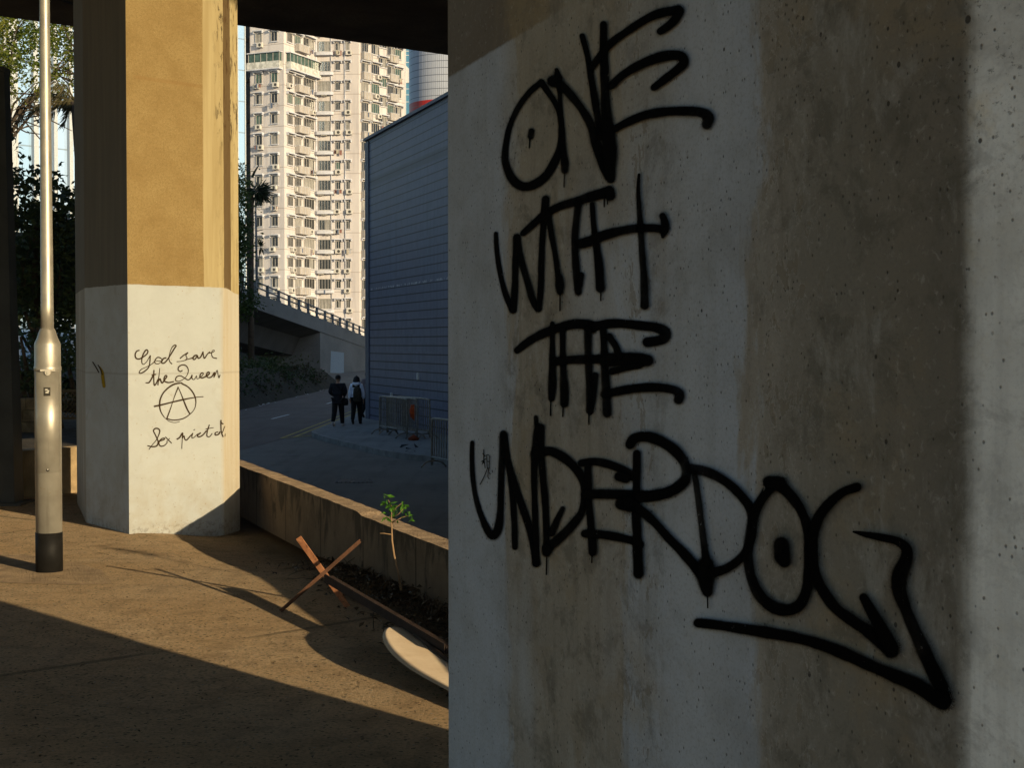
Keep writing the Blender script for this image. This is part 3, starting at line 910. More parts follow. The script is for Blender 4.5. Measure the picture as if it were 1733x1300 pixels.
# planter wall behind the lamp post
M_PLW = mottled('planter_concrete', (0.40, 0.29, 0.16), 0.3, 4, 0.92, 0.4, 40)
ga, gb = onz(150, 832), onz(0, 846)
gd = (ga - gb).normalized()
gn = Vector((-gd.y, gd.x, 0))
gp = [gb - gd * 6, ga + gd * 1.3]
mb = MB()
q = [gp[0], gp[1], gp[1] + gn * 0.2, gp[0] + gn * 0.2]
mb.prism([(p.x, p.y) for p in q], -0.3, 0.49)
tag(mb.build('planter_wall', M_PLW), 'low planter wall behind the lamp post with one sunlit orange patch', 'wall')
M_SOIL = mottled('planting_soil', (0.06, 0.05, 0.035), 0.4, 5, 1.0, 1.0, 30, 0.04)
mb = MB()
b0, b1 = gp[0] + gn * 0.2, gp[1] + gn * 0.2
far0, far1 = b0 + Vector((-6, 30, 0)), b1 + Vector((-4.2, 12, 0))
rows = 10
idr = []
for i in range(rows + 1):
    t = i / rows
    r_ = []
    for j in range(9):
        s_ = j / 8
        p = (b0 * (1 - t) + far0 * t) * (1 - s_) + (b1 * (1 - t) + far1 * t) * s_
        r_.append(mb.vert((p.x, p.y, 0.36 - 0.25 * t + random.uniform(-0.05, 0.05))))
    idr.append(r_)
for i in range(rows):
    for j in range(8):
        mb.face([idr[i][j], idr[i][j + 1], idr[i + 1][j + 1], idr[i + 1][j]], 0, None, True)
struct(mb.build('planting_bed', M_SOIL))

# ------------------------------------------------------------------ dark column at the left frame edge
M_DARK = mottled('dark_grey_painted_metal', (0.055, 0.058, 0.056), 0.2, 3, 0.6, 0.1, 40)
pc = onz(-4, 856)
pcy = pc.y
xl, xr = ony(-26, 583, pcy).x, ony(23, 583, pcy).x
ztop = ony(0, 119, pcy).z
mb = MB()
wdt = xr - xl
xt = ony(7.5, 583, pcy).x - xl
bq = [mb.vert((xl + a_ * wdt, pcy + b_ * wdt, -0.2)) for a_, b_ in ((0, 0), (1, 0), (1, 1), (0, 1))]
tq = [mb.vert((xl + a_ * xt, pcy + 0.06 + b_ * (wdt - 0.12), ztop)) for a_, b_ in ((0, 0), (1, 0), (1, 1), (0, 1))]
for i_ in range(4):
    mb.face([bq[i_], bq[(i_ + 1) % 4], tq[(i_ + 1) % 4], tq[i_]])
mb.face(tq)
col_o = mb.build('column_shaft', M_DARK)
root = empty('steel_column', ((xl + xr) / 2, pcy + wdt / 2, 0), 'dark grey square steel column cut by the left edge of the picture', 'column')
col_o.parent = root
col_o.location = -Vector(root.location)
mb = MB()
mb.box(((xt - wdt) / 2, 0, ztop + 0.028), (xt + 0.01, wdt - 0.1, 0.05))
mb.build('cap_plate', M_DARK, root)
mb = MB()
mb.box((0, 0, 0.012), (wdt + 0.16, wdt + 0.16, 0.03))
mb.build('base_plate', M_DARK, root)

# ------------------------------------------------------------------ lamp post
g = G('silver_painted_steel')
o = g.coord()
n = g.noise(o, 8, 5, 0.6)
s1 = g.noise(g.scale(o, (30, 30, 2)), 1.0, 4, 0.6)
col = g.mix(g.step(n, 0.3, 0.7), (0.38, 0.35, 0.29), (0.46, 0.43, 0.36))
col = g.mix(g.step(s1, 0.55, 0.75, 0.0, 0.5), col, (0.25, 0.23, 0.19))
sp = g.noise(o, 26, 4, 0.7)
col = g.mix(g.step(sp, 0.66, 0.72, 0.0, 0.5), col, (0.40, 0.27, 0.12))
M_SILVER = g.out(col, g.step(n, 0.2, 0.8, 0.40, 0.55), g.bump(g.noise(o, 90, 3, 0.6), 0.06, 0.004), metal=0.6, spec=0.5)
M_BLACK = mottled('black_gloss_paint', (0.011, 0.010, 0.009), 0.3, 6, 0.6, 0.1, 60, spec=0.15)
M_HOLE = plain('dark_recess', (0.012, 0.011, 0.010), 0.9)
lc = onz(83.5, 967)
LR = 0.5 * 43.5 / F * lc.y


def lz(py):
    return ony(84, py, lc.y).z


lamp = empty('lamp_post', (lc.x, lc.y, 0), 'silver steel lamp post with a wide service base and a black painted foot', 'lamp post')
r0, r1 = LR * 0.485, LR * 0.36
sh = MB()
zs = lz(560)
sh.lathe([(r0, zs - 0.02), (r0, lz(515)), (r0 * 0.985, lz(514)), (r0 * 0.96, lz(420)), (r0 * 0.945, lz(419)), (r0 * 0.80, 3.9), (r0 * 0.62, 7.5)], n=28)
sh.build('pole', M_SILVER, lamp)
arm = MB()
arm.tube([(0, 0, 7.4), (0.05, -0.3, 7.75), (0.1, -0.9, 7.95), (0.15, -1.5, 8.0)], 0.03, 10)
arm.build('lamp_arm', M_SILVER, lamp)
hd = MB()
hd.tube([(0.15, -1.4, 8.0), (0.155, -1.6, 8.0), (0.17, -1.9, 8.0), (0.18, -2.1, 7.99)], [0.05, 0.11, 0.13, 0.04], 12)
hd.build('lamp_head', M_SILVER, lamp)
ba = MB()
zc, zj, zb2, zbk = lz(583), lz(626), lz(799), lz(901)
ba.lathe([(r0 + 0.004, lz(556)), (r0 + 0.010, lz(559)), (LR * 0.80, lz(573)), (LR * 0.955, zc + 0.012), (LR * 0.985, zc - 0.004), (LR * 0.985, zj + 0.028), (LR * 1.03, zj + 0.022), (LR * 1.03, zj), (LR, zj - 0.006), (LR, 0.01)], n=40)
ba.build('service_base', M_SILVER, lamp)
bd = MB()
bd.lathe([(LR + 0.003, -0.02), (LR + 0.003, zbk), (LR - 0.001, zbk + 0.001)], n=40)
bd.build('black_band', M_BLACK, lamp)
# door: curved plate with lug, lock and seams
cd = (EYE - Vector((lc.x, lc.y, CAMH))).normalized()
ang = math.atan2(cd.y, cd.x)


def arcplate(a0, a1, z0, z1, r, mat, name, n=10, par=None):
    mb = MB()
    ia, ib, ja, jb = [], [], [], []
    for i in range(n + 1):
        a = a0 + (a1 - a0) * i / n
        c_, s_ = math.cos(a), math.sin(a)
        ia.append(mb.vert((r * c_, r * s_, z0)))
        ib.append(mb.vert((r * c_, r * s_, z1)))
        ja.append(mb.vert(((r - 0.012) * c_, (r - 0.012) * s_, z0)))
        jb.append(mb.vert(((r - 0.012) * c_, (r - 0.012) * s_, z1)))
    for i in range(n):
        mb.face([ia[i], ia[i + 1], ib[i + 1], ib[i]], 0, None, True)
        mb.face([ib[i], ib[i + 1], jb[i + 1], jb[i]])
        mb.face([ja[i], ja[i + 1], ia[i + 1], ia[i]])
    mb.face([ia[0], ib[0], jb[0], ja[0]])
    mb.face([ia[-1], ja[-1], jb[-1], ib[-1]])
    return mb.build(name, mat, par or lamp)


door = arcplate(ang - 1.12, ang + 0.95, zb2, zj - 0.012, LR + 0.0035, M_SILVER, 'access_door', 16)
mb = MB()
ux = Vector((-math.sin(ang), math.cos(ang), 0))
for dz, r_ in ((0.0, 0.017), (0.0, 0.007)):
    pass
lugp = cd * (LR + 0.004)
mb.tube([lugp + Vector((0, 0, zj - 0.018)) - cd * 0.006, lugp + Vector((0, 0, zj - 0.018)) + cd * 0.012], 0.020, 16, smooth=False)
mb.tube([lugp + Vector((0, 0, zj - 0.02)) + cd * 0.012, lugp + Vector((0, 0, zj - 0.02)) + cd * 0.018], 0.009, 6, smooth=False)
mb.bar(lugp + ux * 0.05 + Vector((0, 0, zj - 0.002)), lugp - ux * 0.05 + Vector((0, 0, zj - 0.002)), 0.014, 0.012)
mb.build('lock_lug', M_SILVER, door)
kp = Vector((math.cos(ang - 0.06), math.sin(ang - 0.06), 0))
mb = MB()
mb.tube([kp * (LR - 0.004) + Vector((0, 0, lz(794))), kp * (LR + 0.005) + Vector((0, 0, lz(794)))], 0.011, 14, smooth=False)
mb.build('key_hole', M_HOLE, door)
mb = MB()
mb.tube([kp * (LR + 0.002) + Vector((0.001, 0, lz(793))), kp * (LR + 0.0065) + Vector((0.001, 0, lz(793)))], 0.006, 10, smooth=False)
mb.build('key_pin', M_SILVER, door)
M_STK = plain('dark_sticker', (0.06, 0.055, 0.045), 0.5)
M_STW = plain('pale_sticker_print', (0.6, 0.58, 0.5), 0.5)
aw = 0.022 / LR
stk = arcplate(ang - 0.06 - aw, ang - 0.06 + aw, lz(669.5), lz(655), LR + 0.0045 + 0.0, M_STK, 'sticker', 6)
for (f0_, f1_, y0, y1) in ((-0.45, 0.45, 665, 662.5), (-0.6, 0.2, 660.5, 658), (0.1, 0.62, 662, 660)):
    arcplate(ang - 0.06 + aw * f0_, ang - 0.06 + aw * f1_, lz(y0), lz(y1), LR + 0.0052, M_STW, 'sticker_print', 4, stk)

# ------------------------------------------------------------------ rusty trestle
g = G('rusty_painted_iron')
o = g.coord()
n = g.noise(o, 14, 5, 0.65, 0.3)
col = g.mix(g.step(n, 0.35, 0.65), (0.27, 0.11, 0.05), (0.38, 0.17, 0.08))
col = g.mix(g.step(g.noise(o, 50, 4, 0.7), 0.5, 0.66, 0.0, 0.7), col, (0.10, 0.045, 0.025))
M_RUST = g.out(col, 0.8, g.bump(n, 0.3, 0.01))
M_RUST2 = mottled('shade_brown_rusty_iron', (0.13, 0.062, 0.035), 0.5, 10, 0.85, 0.4, 50)  # darker rust, partly standing in for the shade on one leg
M_RUSTD = mottled('shade_dark_rusty_iron', (0.034, 0.021, 0.016), 0.4, 12, 0.85, 0.4, 50)  # rust colour darkened so the sunlit beam reads as shadowed
fA, fB = onz(474, 1035), onz(588, 1030)
tY = 0.5 * (fA.y + fB.y)
tA, tB = ony(609, 914, tY - 0.10), ony(505, 910, tY + 0.05)
cxp = onz(543, 974)
root = empty('trestle_barrier', ((fA.x + fB.x) / 2, tY, 0), 'rusty iron trestle with crossed X legs and a long fallen beam beside the low wall', 'trestle')


def angle_iron(p, q, wdt, name, mat, side, par, th=0.007, flange=True):
    p, q = Vector(p), Vector(q)
    x = (q - p).normalized()
    s_ = Vector(side)
    s_ = (s_ - x * s_.dot(x)).normalized()
    t_ = x.cross(s_)
    mb = MB()
    M1 = Matrix((x, s_, t_)).transposed()
    L = (q - p).length
    mb.box((p + q) / 2 - Vector(root.location), (L, wdt, th), m=0, M=M1)
    if flange:
      mb.box((p + q) / 2 + s_ * (wdt / 2 - th / 2) + t_ * (wdt * 0.3 + th / 2) - Vector(root.location), (L - 0.004, th, wdt * 0.6), m=0, M=M1)
    return mb.build(name, mat, par)


angle_iron(fA + Vector((0, 0, 0.006)), tA, 0.024, 'crossed_leg', M_RUST2, (0, -1, 0.2), root)
angle_iron(fB + Vector((0, 0, 0.006)) + Vector((0, 0.02, 0)), tB + Vector((0, 0.0, 0)), 0.038, 'crossed_leg', M_RUST, (1, -0.35, 0.4), root, flange=False)
bm0 = ony(557, 980, 8.86)
bm1 = ony(757, 1098, 7.2)
bm1 = bm1 + (bm1 - bm0) * 0.02
mb = MB()
l0 = Vector(root.location)
mb.bar(bm0 - l0, bm1 - l0, 0.045, 0.035)
mb.bar(bm0 - l0 + WN * 0.029 + Vector((0, 0, 0.008)), bm1 - l0 + WN * 0.029 + Vector((0, 0, 0.008)), 0.006, 0.05)
mb.build('beam', M_RUSTD, root)

# ------------------------------------------------------------------ white board lying on the ground
g = G('scuffed_white_board')
o = g.coord()
n = g.noise(o, 6, 5, 0.6)
col = g.mix(g.step(n, 0.3, 0.7), (0.40, 0.31, 0.21), (0.48, 0.385, 0.275))
col = g.mix(g.step(g.noise(o, 34, 4, 0.72), 0.60, 0.68, 0.0, 0.55), col, (0.30, 0.23, 0.15))
g.b.inputs['Diffuse Roughness'].default_value = 1.0
M_BOARD = g.out(col, 0.55, g.bump(n, 0.1, 0.01))
# a flat board with a rounded nose, propped a little above the ground beside the trestle's beam
bn = Vector((0.06, -0.035, 1.0)).normalized()
bo = onz(649, 1073, 0.12)
low = catmull([(664, 1061.5), (655, 1063), (649, 1070), (649.5, 1080), (656, 1093), (668, 1107), (686, 1122), (707, 1136), (732, 1150), (757, 1163.5), (800, 1189), (850, 1219)], 6)
upp = catmull([(664, 1061.5), (674, 1061.5), (688, 1066), (702, 1075.5), (716, 1087), (736, 1103), (757, 1119), (800, 1152), (850, 1192)], 6)
mb = MB()
lo_ = [onplane(x, y, bo, bn) for x, y in low]
up_ = [onplane(x, y, bo, bn) for x, y in upp]


def resamp(P, n):
    d = [0.0]
    for a_, b_ in zip(P, P[1:]):
        d.append(d[-1] + (b_ - a_).length)
    out = []
    for i in range(n):
        t = d[-1] * i / (n - 1)
        j = max(k for k in range(len(d)) if d[k] <= t + 1e-9)
        j = min(j, len(P) - 2)
        out.append(P[j].lerp(P[j + 1], (t - d[j]) / max(1e-9, d[j + 1] - d[j])))
    return out


rid = catmull([(664, 1062), (668, 1067), (675, 1075), (690, 1090), (710, 1108), (731, 1126.5), (757, 1146), (800, 1179), (850, 1214)], 6)
NBD, NBW = 60, 4
UPR = 0.0
lo_, ri_ = resamp(lo_, NBD), resamp([onplane(x, y, bo, bn) for x, y in rid], NBD)
up_ = []
for i_, (x, y) in enumerate(upp):
    up_.append(onplane(x, y, bo + Vector((0, 0, UPR * sst(0, 14, i_))), bn))
up_ = resamp(up_, NBD)
gt_, gb_, ct_, cb_ = [], [], [], []
for i in range(NBD):
    rows_ = [[lo_[i].lerp(ri_[i], j / NBW) for j in range(NBW + 1)], [ri_[i].lerp(up_[i], j / NBW) for j in range(NBW + 1)]]
    for (gg, bb_), row in zip(((gt_, gb_), (ct_, cb_)), rows_):
        gg.append([mb.vert(p) for p in row])
        bb_.append([mb.vert(p - Vector((0.004, -0.004, 0.014))) for p in row])
for gg, bb_ in ((gt_, gb_), (ct_, cb_)):
    for i in range(NBD - 1):
        for j in range(NBW):
            mb.face([gg[i][j], gg[i + 1][j], gg[i + 1][j + 1], gg[i][j + 1]], 0, None, True)
            mb.face([bb_[i][j], bb_[i][j + 1], bb_[i + 1][j + 1], bb_[i + 1][j]], 0, None, True)
for i in range(NBD - 1):
    mb.face([gt_[i][0], gb_[i][0], gb_[i + 1][0], gt_[i + 1][0]])
    mb.face([ct_[i][-1], ct_[i + 1][-1], cb_[i + 1][-1], cb_[i][-1]])
mb.face([gt_[-1][j] for j in range(NBW + 1)] + [gb_[-1][j] for j in range(NBW, -1, -1)])
mb.face([ct_[-1][j] for j in range(NBW + 1)] + [cb_[-1][j] for j in range(NBW, -1, -1)])
brd = mb.build('plastic_board', M_BOARD)
tag(brd, 'scuffed white round-nosed board leaning on the ground at the foot of the big pillar', 'board')
# a dark pipe lying behind the board
mb = MB()
mb.tube([onplane(x, y, bo + bn * (UPR + 0.005), bn) for x, y in ((703, 1075), (731, 1097), (757, 1117), (800, 1149))], 0.011, 8)
tag(mb.build('iron_rod', M_RUSTD), 'thin dark rod lying along the upper rim of the white board', 'rod')

# ------------------------------------------------------------------ leaves, sapling, litter
def leaf(mb, p, d, nrm, L, wd, m=0, fold=0.2):
    d = d.normalized()
    s_ = d.cross(nrm)
    if s_.length < 1e-4:
        s_ = Vector((1, 0, 0))
    s_.normalize()
    nn = s_.cross(d)
    a = mb.vert(p)
    b = mb.vert(p + d * L * 0.45 + s_ * wd / 2 + nn * wd * fold)
    c = mb.vert(p + d * L + nn * (-L * 0.12))
    e = mb.vert(p + d * L * 0.45 - s_ * wd / 2 + nn * wd * fold)
    k = mb.vert(p + d * L * 0.5)
    mb.face([a, b, k], m)
    mb.face([b, c, k], m)
    mb.face([c, e, k], m)
    mb.face([e, a, k], m)


def rvec(r=random):
    while True:
        v = Vector((r.uniform(-1, 1), r.uniform(-1, 1), r.uniform(-1, 1)))
        if 0.05 < v.length < 1:
            return v.normalized()


def leaf_mat(name, c1, c2, trans=0.35, scale=3.0):
    g = G(name)
    o = g.coord()
    n = g.noise(o, scale, 3, 0.6)
    n2 = g.noise(o, scale * 9, 2, 0.5)
    col = g.mix(g.step(n, 0.35, 0.65), c1, c2)
    col = g.mix(g.step(n2, 0.45, 0.7, 0.0, 0.4), col, tuple(x * 0.5 for x in c1))
    g.put(g.b.inputs['Base Color'], col)
    g.b.inputs['Roughness'].default_value = 0.55
    g.b.inputs['Specular IOR Level'].default_value = 0.25
    tr = g.n('ShaderNodeBsdfTranslucent')
    g.put(tr.inputs[0], col)
    mx = g.n('ShaderNodeMixShader')
    mx.inputs[0].default_value = trans
    out = g.nt.nodes['Material Output']
    g.nt.links.new(g.b.outputs[0], mx.inputs[1])
    g.nt.links.new(tr.outputs[0], mx.inputs[2])
    g.nt.links.new(mx.outputs[0], out.inputs[0])
    return g.m


M_SAP = leaf_mat('young_green_leaf', (0.045, 0.15, 0.017), (0.11, 0.28, 0.03), 0.4, 20)
M_STEM = plain('pale_twig', (0.30, 0.19, 0.10), 0.8)
sy = 9.05
base = ony(678, 990, sy)
sap = empty('sapling', (base.x, base.y, 0.0), 'bright green sapling growing in front of the low stained wall', 'sapling')
l0 = Vector(sap.location)


def sp3(px, py, dy=0.0):
    return ony(px, py, sy + dy) - l0


stem_pts = [sp3(679, 1000), sp3(673, 965), sp3(667, 940), sp3(663.5, 915), sp3(663, 895), sp3(662.5, 878), sp3(663, 858), sp3(657, 846)]
mb = MB()
mb.tube(stem_pts, [0.008, 0.007, 0.0065, 0.006, 0.0055, 0.0045, 0.003, 0.002], 6)
for a, b, c in (((663, 876), (674, 871), (682, 862)), ((663, 884), (680, 876), (695, 872)), ((663, 886), (672, 880), (678, 878)), ((662, 905), (650, 903), (643, 903)), ((664, 868), (672, 858), (680, 852))):
    mb.tube([sp3(*a), sp3(*b, -0.03), sp3(*c, -0.05)], [0.003, 0.0022, 0.0015], 5)
mb.build('stem', M_STEM, sap)
mb = MB()
rr = random.Random(3)
for (px, py, k) in ((651, 838, 5), (655, 846, 6), (660, 853, 7), (665, 857, 8), (668, 863, 7), (681, 851, 5), (682, 858, 6), (685, 864, 4), (692, 868, 5), (697, 871, 5), (697, 877, 4), (668, 870, 5), (650, 872, 4), (656, 876, 3), (676, 877, 3)):
    for _ in range(max(2, int(k * 0.85))):
        c = sp3(px + rr.uniform(-3.5, 3.5), py + rr.uniform(-4, 4), rr.uniform(-0.07, 0.07))
        d = rvec(rr) + Vector((0, 0, -0.7))
        leaf(mb, c, d, rvec(rr), rr.uniform(0.03, 0.06), rr.uniform(0.014, 0.024))
mb.build('leaves', M_SAP, sap)

M_DEAD = leaf_mat('dead_leaf', (0.10, 0.065, 0.035), (0.035, 0.028, 0.02), 0.1, 8)
mb = MB()
rr = random.Random(5)
for i in range(2000):
    u = rr.uniform(-3.0, 4.0)
    v = abs(rr.gauss(0.0, 0.22)) + 0.02
    if u > 1.6 and rr.random() < (u - 1.0) / 2:
        continue
    p = wall_pt(u, v)
    hgt = 0.10 * math.exp(-((u + 0.1) / 1.4) ** 2) * math.exp(-v / 0.28)
    p.z = ground_z(p.x, p.y) + rr.uniform(0.0, hgt + 0.012)
    d = rvec(rr)
    d.z *= 0.5
    leaf(mb, p, d, Vector((0, 0, 1)) + rvec(rr) * 0.7, rr.uniform(0.03, 0.085), rr.uniform(0.012, 0.035))
for i in range(130):
    u = rr.uniform(-1.5, 2.0)
    v = abs(rr.gauss(0.05, 0.25)) + 0.02
    p = wall_pt(u, v)
    p.z = ground_z(p.x, p.y) + rr.uniform(0.0, 0.04)
    d = rvec(rr)
    d.z = abs(d.z) * 0.6
    mb.tube([p, p + d * rr.uniform(0.06, 0.12), p + d * rr.uniform(0.14, 0.26) + Vector((0, 0, -0.02))], [0.003, 0.0025, 0.0015], 4)
stuff(tag(mb.build('fallen_leaves', M_DEAD), 'drift of dead leaves and twigs along the foot of the low wall', 'leaves'))
mb = MB()
for i in range(1100):
    y = rr.uniform(5.4, 13.0)
    x = rr.uniform(-0.40, 0.0) * y
    if uv_of((x, y))[1] < 0.2:
        continue
    p = Vector((x, y, ground_z(x, y) + 0.004))
    d = rvec(rr)
    d.z *= 0.25
    leaf(mb, p, d, Vector((0, 0, 1)) + rvec(rr) * 0.3, rr.uniform(0.012, 0.035), rr.uniform(0.006, 0.014))
stuff(tag(mb.build('scattered_leaves', leaf_mat('dry_leaf', (0.22, 0.15, 0.08), (0.10, 0.07, 0.04), 0.1, 8)), 'tiny dry leaves and scraps strewn over the dusty ground', 'leaves'))

# ------------------------------------------------------------------ viaduct deck overhead
M_DECK = mottled('dark_concrete_soffit', (0.125, 0.105, 0.078), 0.35, 0.6, 0.95, 0.3, 6, 0.05)  # one very dark brown tone over the whole deck
DD, DN = head(52.5), head(-37.5)      # along the deck, across it (away)


def dk(along, across):
    return DD * along + DN * across


e_r = ony(400, 41.5, 24.0)


def edge_depth(px, py):
    r = ray(px, py)
    return EYE + r * ((SOFFIT - CAMH) / r.z)


ea, eb = edge_depth(400, 41.8), edge_depth(753, 92)
ec, ed = edge_depth(122, 44), edge_depth(0, 26.6)
dir_r = (eb - ea).normalized()
dir_l = (ec - ed).normalized()
mid_r = ea - dir_r * 3.2
nearq = 1.5
n0 = DN * (-nearq)
poly = [n0 - DD * 60, n0 + DD * 60, eb + dir_r * 40, mid_r, ec + dir_l * 2.2, ed - dir_l * 40]
deck = empty('viaduct_deck', (0, 12, SOFFIT), 'dark concrete viaduct deck crossing overhead and resting on the pillars', 'viaduct')
dl = Vector(deck.location)
mb = MB()
mb.prism([(p.x - dl.x, p.y - dl.y) for p in poly], 0.0, DECKTOP - SOFFIT)
mb.build('deck_slab', M_DECK, deck)
for k in range(6):
    acr = 2.0 + k * 3.0
    mb = MB()
    a, b = dk(-55, acr), dk(50, acr)
    mb.bar(Vector((a.x, a.y, SOFFIT - 0.22)) - dl, Vector((b.x, b.y, SOFFIT - 0.22)) - dl, 0.55, 0.40)
    mb.build('girder', M_DECK, deck)
for sgn, (a, b) in (('n', (poly[0], poly[1])), ('f', (mid_r, eb + dir_r * 40)), ('g', (ed - dir_l * 40, ec + dir_l * 2.2))):
    mb = MB()
    ins = DN * (0.2 if sgn == 'n' else -0.2)
    mb.bar(Vector((a.x, a.y, DECKTOP + 0.5)) + ins - dl, Vector((b.x, b.y, DECKTOP + 0.5)) + ins - dl, 0.25, 0.99)
    mb.build('parapet', M_DECK, deck)

# ------------------------------------------------------------------ street level beyond the wall
M_TERR = mottled('bare_terrain', (0.12, 0.105, 0.08), 0.3, 0.08, 1.0, 0.0)
mb = MB()
mb.poly([(-3000, -3000, ROADZ - 0.35), (3000, -3000, ROADZ - 0.35), (3000, 3000, ROADZ - 0.35), (-3000, 3000, ROADZ - 0.35)])
struct(mb.build('terrain', M_TERR))


def road_mat(name, c, t):
    g = G(name)
    o = g.coord()
    n = g.noise(o, 0.5, 5, 0.6, 0.4)
    n2 = g.noise(g.scale(o, (3, 0.35, 1)), 1.0, 5, 0.6)
    n3 = g.noise(o, 30, 3, 0.7)
    col = g.mix(g.step(n, 0.3, 0.7), c, t)
    col = g.mix(g.step(n2, 0.45, 0.75, 0.0, 0.45), col, tuple(x * 0.55 for x in c))
    col = g.mix(g.step(n3, 0.45, 0.7, 0.0, 0.4), col, tuple(x * 0.5 for x in c))
    st = g.noise(o, 1.3, 4, 0.7, 0.8)
    col = g.mix(g.step(st, 0.62, 0.70, 0.0, 0.5), col, tuple(x * 0.45 for x in c))
    return g.out(col, 0.9, g.bump(n3, 0.4, 0.01), spec=0.15)


M_ROAD = road_mat('road_asphalt', (0.142, 0.112, 0.098), (0.172, 0.138, 0.120))
M_JUNC = road_mat('junction_concrete', (0.16, 0.142, 0.122), (0.21, 0.19, 0.165))
w0, w1 = wall_pt(-30, -0.16), wall_pt(12, -0.16)
mb = MB()
pj = [(w0.x, w0.y), (60, w0.y), (60, 170), (-22, 170), (-22, 36), (w1.x - 1.5, w1.y + 3), (w1.x, w1.y)]
mb.prism(pj, ROADZ - 0.3, ROADZ)
struct(mb.build('junction', M_JUNC))
kr0, kr1 = onz(524, 736, ROADZ), onz(613, 699, ROADZ)
kd = (kr1 - kr0).normalized()
lft = onz(410, 694, ROADZ)
mb = MB()
a_, b_ = onz(408, 762, ROADZ), onz(497, 738.5, ROADZ)
kfar = kr0 + kd * 120
pr = [(-22, a_.y - 3.2), (a_.x, a_.y), (b_.x, b_.y), (kr0.x, kr0.y), (kfar.x, kfar.y), (kfar.x - 5.6, kfar.y), (lft.x - 0.25, 97), (-22, 97)]
mb.prism(pr, ROADZ - 0.1, ROADZ + 0.004)
struct(mb.build('road', M_ROAD))
M_WHITE = mottled('worn_white_road_paint', (0.62, 0.62, 0.60), 0.25, 6, 0.8, 0.0)
M_YLINE = mottled('worn_yellow_road_paint', (0.42, 0.32, 0.08), 0.35, 3, 0.8, 0.0)
mb = MB()
for (x0, y0, x1, y1) in ((460, 709.5, 489, 702), (553, 683.7, 566, 680)):
    p, q = onz(x0, y0, ROADZ), onz(x1, y1, ROADZ)
    d = (q - p).normalized()
    s_ = Vector((-d.y, d.x, 0)) * 0.055
    mb.poly([(v.x, v.y, ROADZ + 0.009) for v in (p - s_, q - s_, q + s_, p + s_)][::-1])
for k in range(3):
    p = onz(559, 682, ROADZ) + kd * (8 + 6 * k)
    s_ = Vector((kd.y, -kd.x, 0)) * 0.055
    q = p + kd * 2
    mb.poly([(v.x, v.y, ROADZ + 0.009) for v in (p - s_, q - s_, q + s_, p + s_)])
struct(mb.build('lane_marking', M_WHITE))
mb = MB()
kn = Vector((-kd.y, kd.x, 0))
for off in (0.28, 0.58):
    p, q = kr0 + kn * off - kd * (1.3 + off), kr0 + kn * off + kd * 110
    s_ = kn * 0.045
    mb.poly([(v.x, v.y, ROADZ + 0.009) for v in (p - s_, q - s_, q + s_, p + s_)])
c0 = kr0 + kn * 0.58 - kd * 1.88
c1 = onz(531, 737.5, ROADZ)
dd = (c1 - c0).normalized()
s_ = Vector((-dd.y, dd.x, 0)) * 0.06
mb.poly([(v.x, v.y, ROADZ + 0.0115) for v in (c0 - s_, c1 - s_, c1 + s_, c0 + s_)])
struct(mb.build('double_yellow_line', M_YLINE))

M_PAVE = road_mat('pavement_concrete', (0.20, 0.20, 0.195), (0.26, 0.26, 0.25))
M_KERB = mottled('kerb_granite', (0.24, 0.235, 0.22), 0.3, 3, 0.9, 0.2)
kp = [onz(*q, PAVZ) for q in ((757 + 60, 787), (757, 777), (731, 772.5), (690, 769), (644, 762), (600, 752), (560, 742.5), (538, 736.5), (529, 732.5), (527.5, 730))]
kp += [kp[-1] + kd * 118]
mb = MB()
pav = [(30, kp[0].y - 3)] + [(50, 170)] + [(p.x, p.y) for p in kp[::-1]]
mb.prism(pav, ROADZ - 0.2, PAVZ)
struct(mb.build('pavement', M_PAVE))
mb = MB()
for a, b in zip(kp, kp[1:]):
    d = (b - a).normalized()
    s_ = Vector((d.y, -d.x, 0)) * 0.13
    q = [a - s_ * 0.03, b - s_ * 0.03, b + s_, a + s_]
    mb.prism([(v.x, v.y) for v in q][::-1], ROADZ - 0.2, PAVZ + 0.004)
struct(mb.build('kerb', M_KERB))
M_GRATE = plain('dark_iron_cover', (0.035, 0.034, 0.034), 0.7)


def flat_slab(name, pxs, z, mat):
    mb = MB()
    q = [onz(x, y, z) for x, y in pxs]
    mb.prism([(v.x, v.y) for v in q], z - 0.02, z + 0.006)
    return mb, q


mb, q = flat_slab('x', ((567, 817.5), (632, 817.5), (628, 812), (572, 811.5)), ROADZ, M_GRATE)
for i in range(9):
    t = (i + 0.5) / 9
    a, b = q[0].lerp(q[1], t), q[3].lerp(q[2], t)
    mb.bar((a.x, a.y, ROADZ + 0.010), (b.x, b.y, ROADZ + 0.010), 0.03, 0.008)
tag(mb.build('drain_grate', M_GRATE), 'dark iron drain grate set into the road beyond the parapet wall', 'drain')
rr = random.Random(11)
mb = MB()
for i in range(70):
    p = onz(rr.uniform(652, 712), rr.uniform(766, 776), ROADZ)
    d = rvec(rr)
    d.z *= 0.3
    p.z = ROADZ + rr.uniform(0.0, 0.10)
    leaf(mb, p, d, Vector((0, 0, 1)) + rvec(rr) * 0.6, rr.uniform(0.1, 0.35), rr.uniform(0.06, 0.18))
stuff(tag(mb.build('kerbside_rubbish', plain('dark_rubbish', (0.03, 0.03, 0.032), 0.8)), 'dark rubbish and leaves piled in the gutter by the kerb', 'rubbish'))
mb = MB()
for i in range(60):
    t = rr.random()
    p = Vector((lft.x + rr.uniform(-0.5, 0.3), 55 + 40 * t, ROADZ + 0.02))
    leaf(mb, p, Vector((rr.uniform(-1, 1), rr.uniform(-1, 1), 0.2)), Vector((0, -0.5, 1)), rr.uniform(0.05, 0.2), rr.uniform(0.04, 0.1))
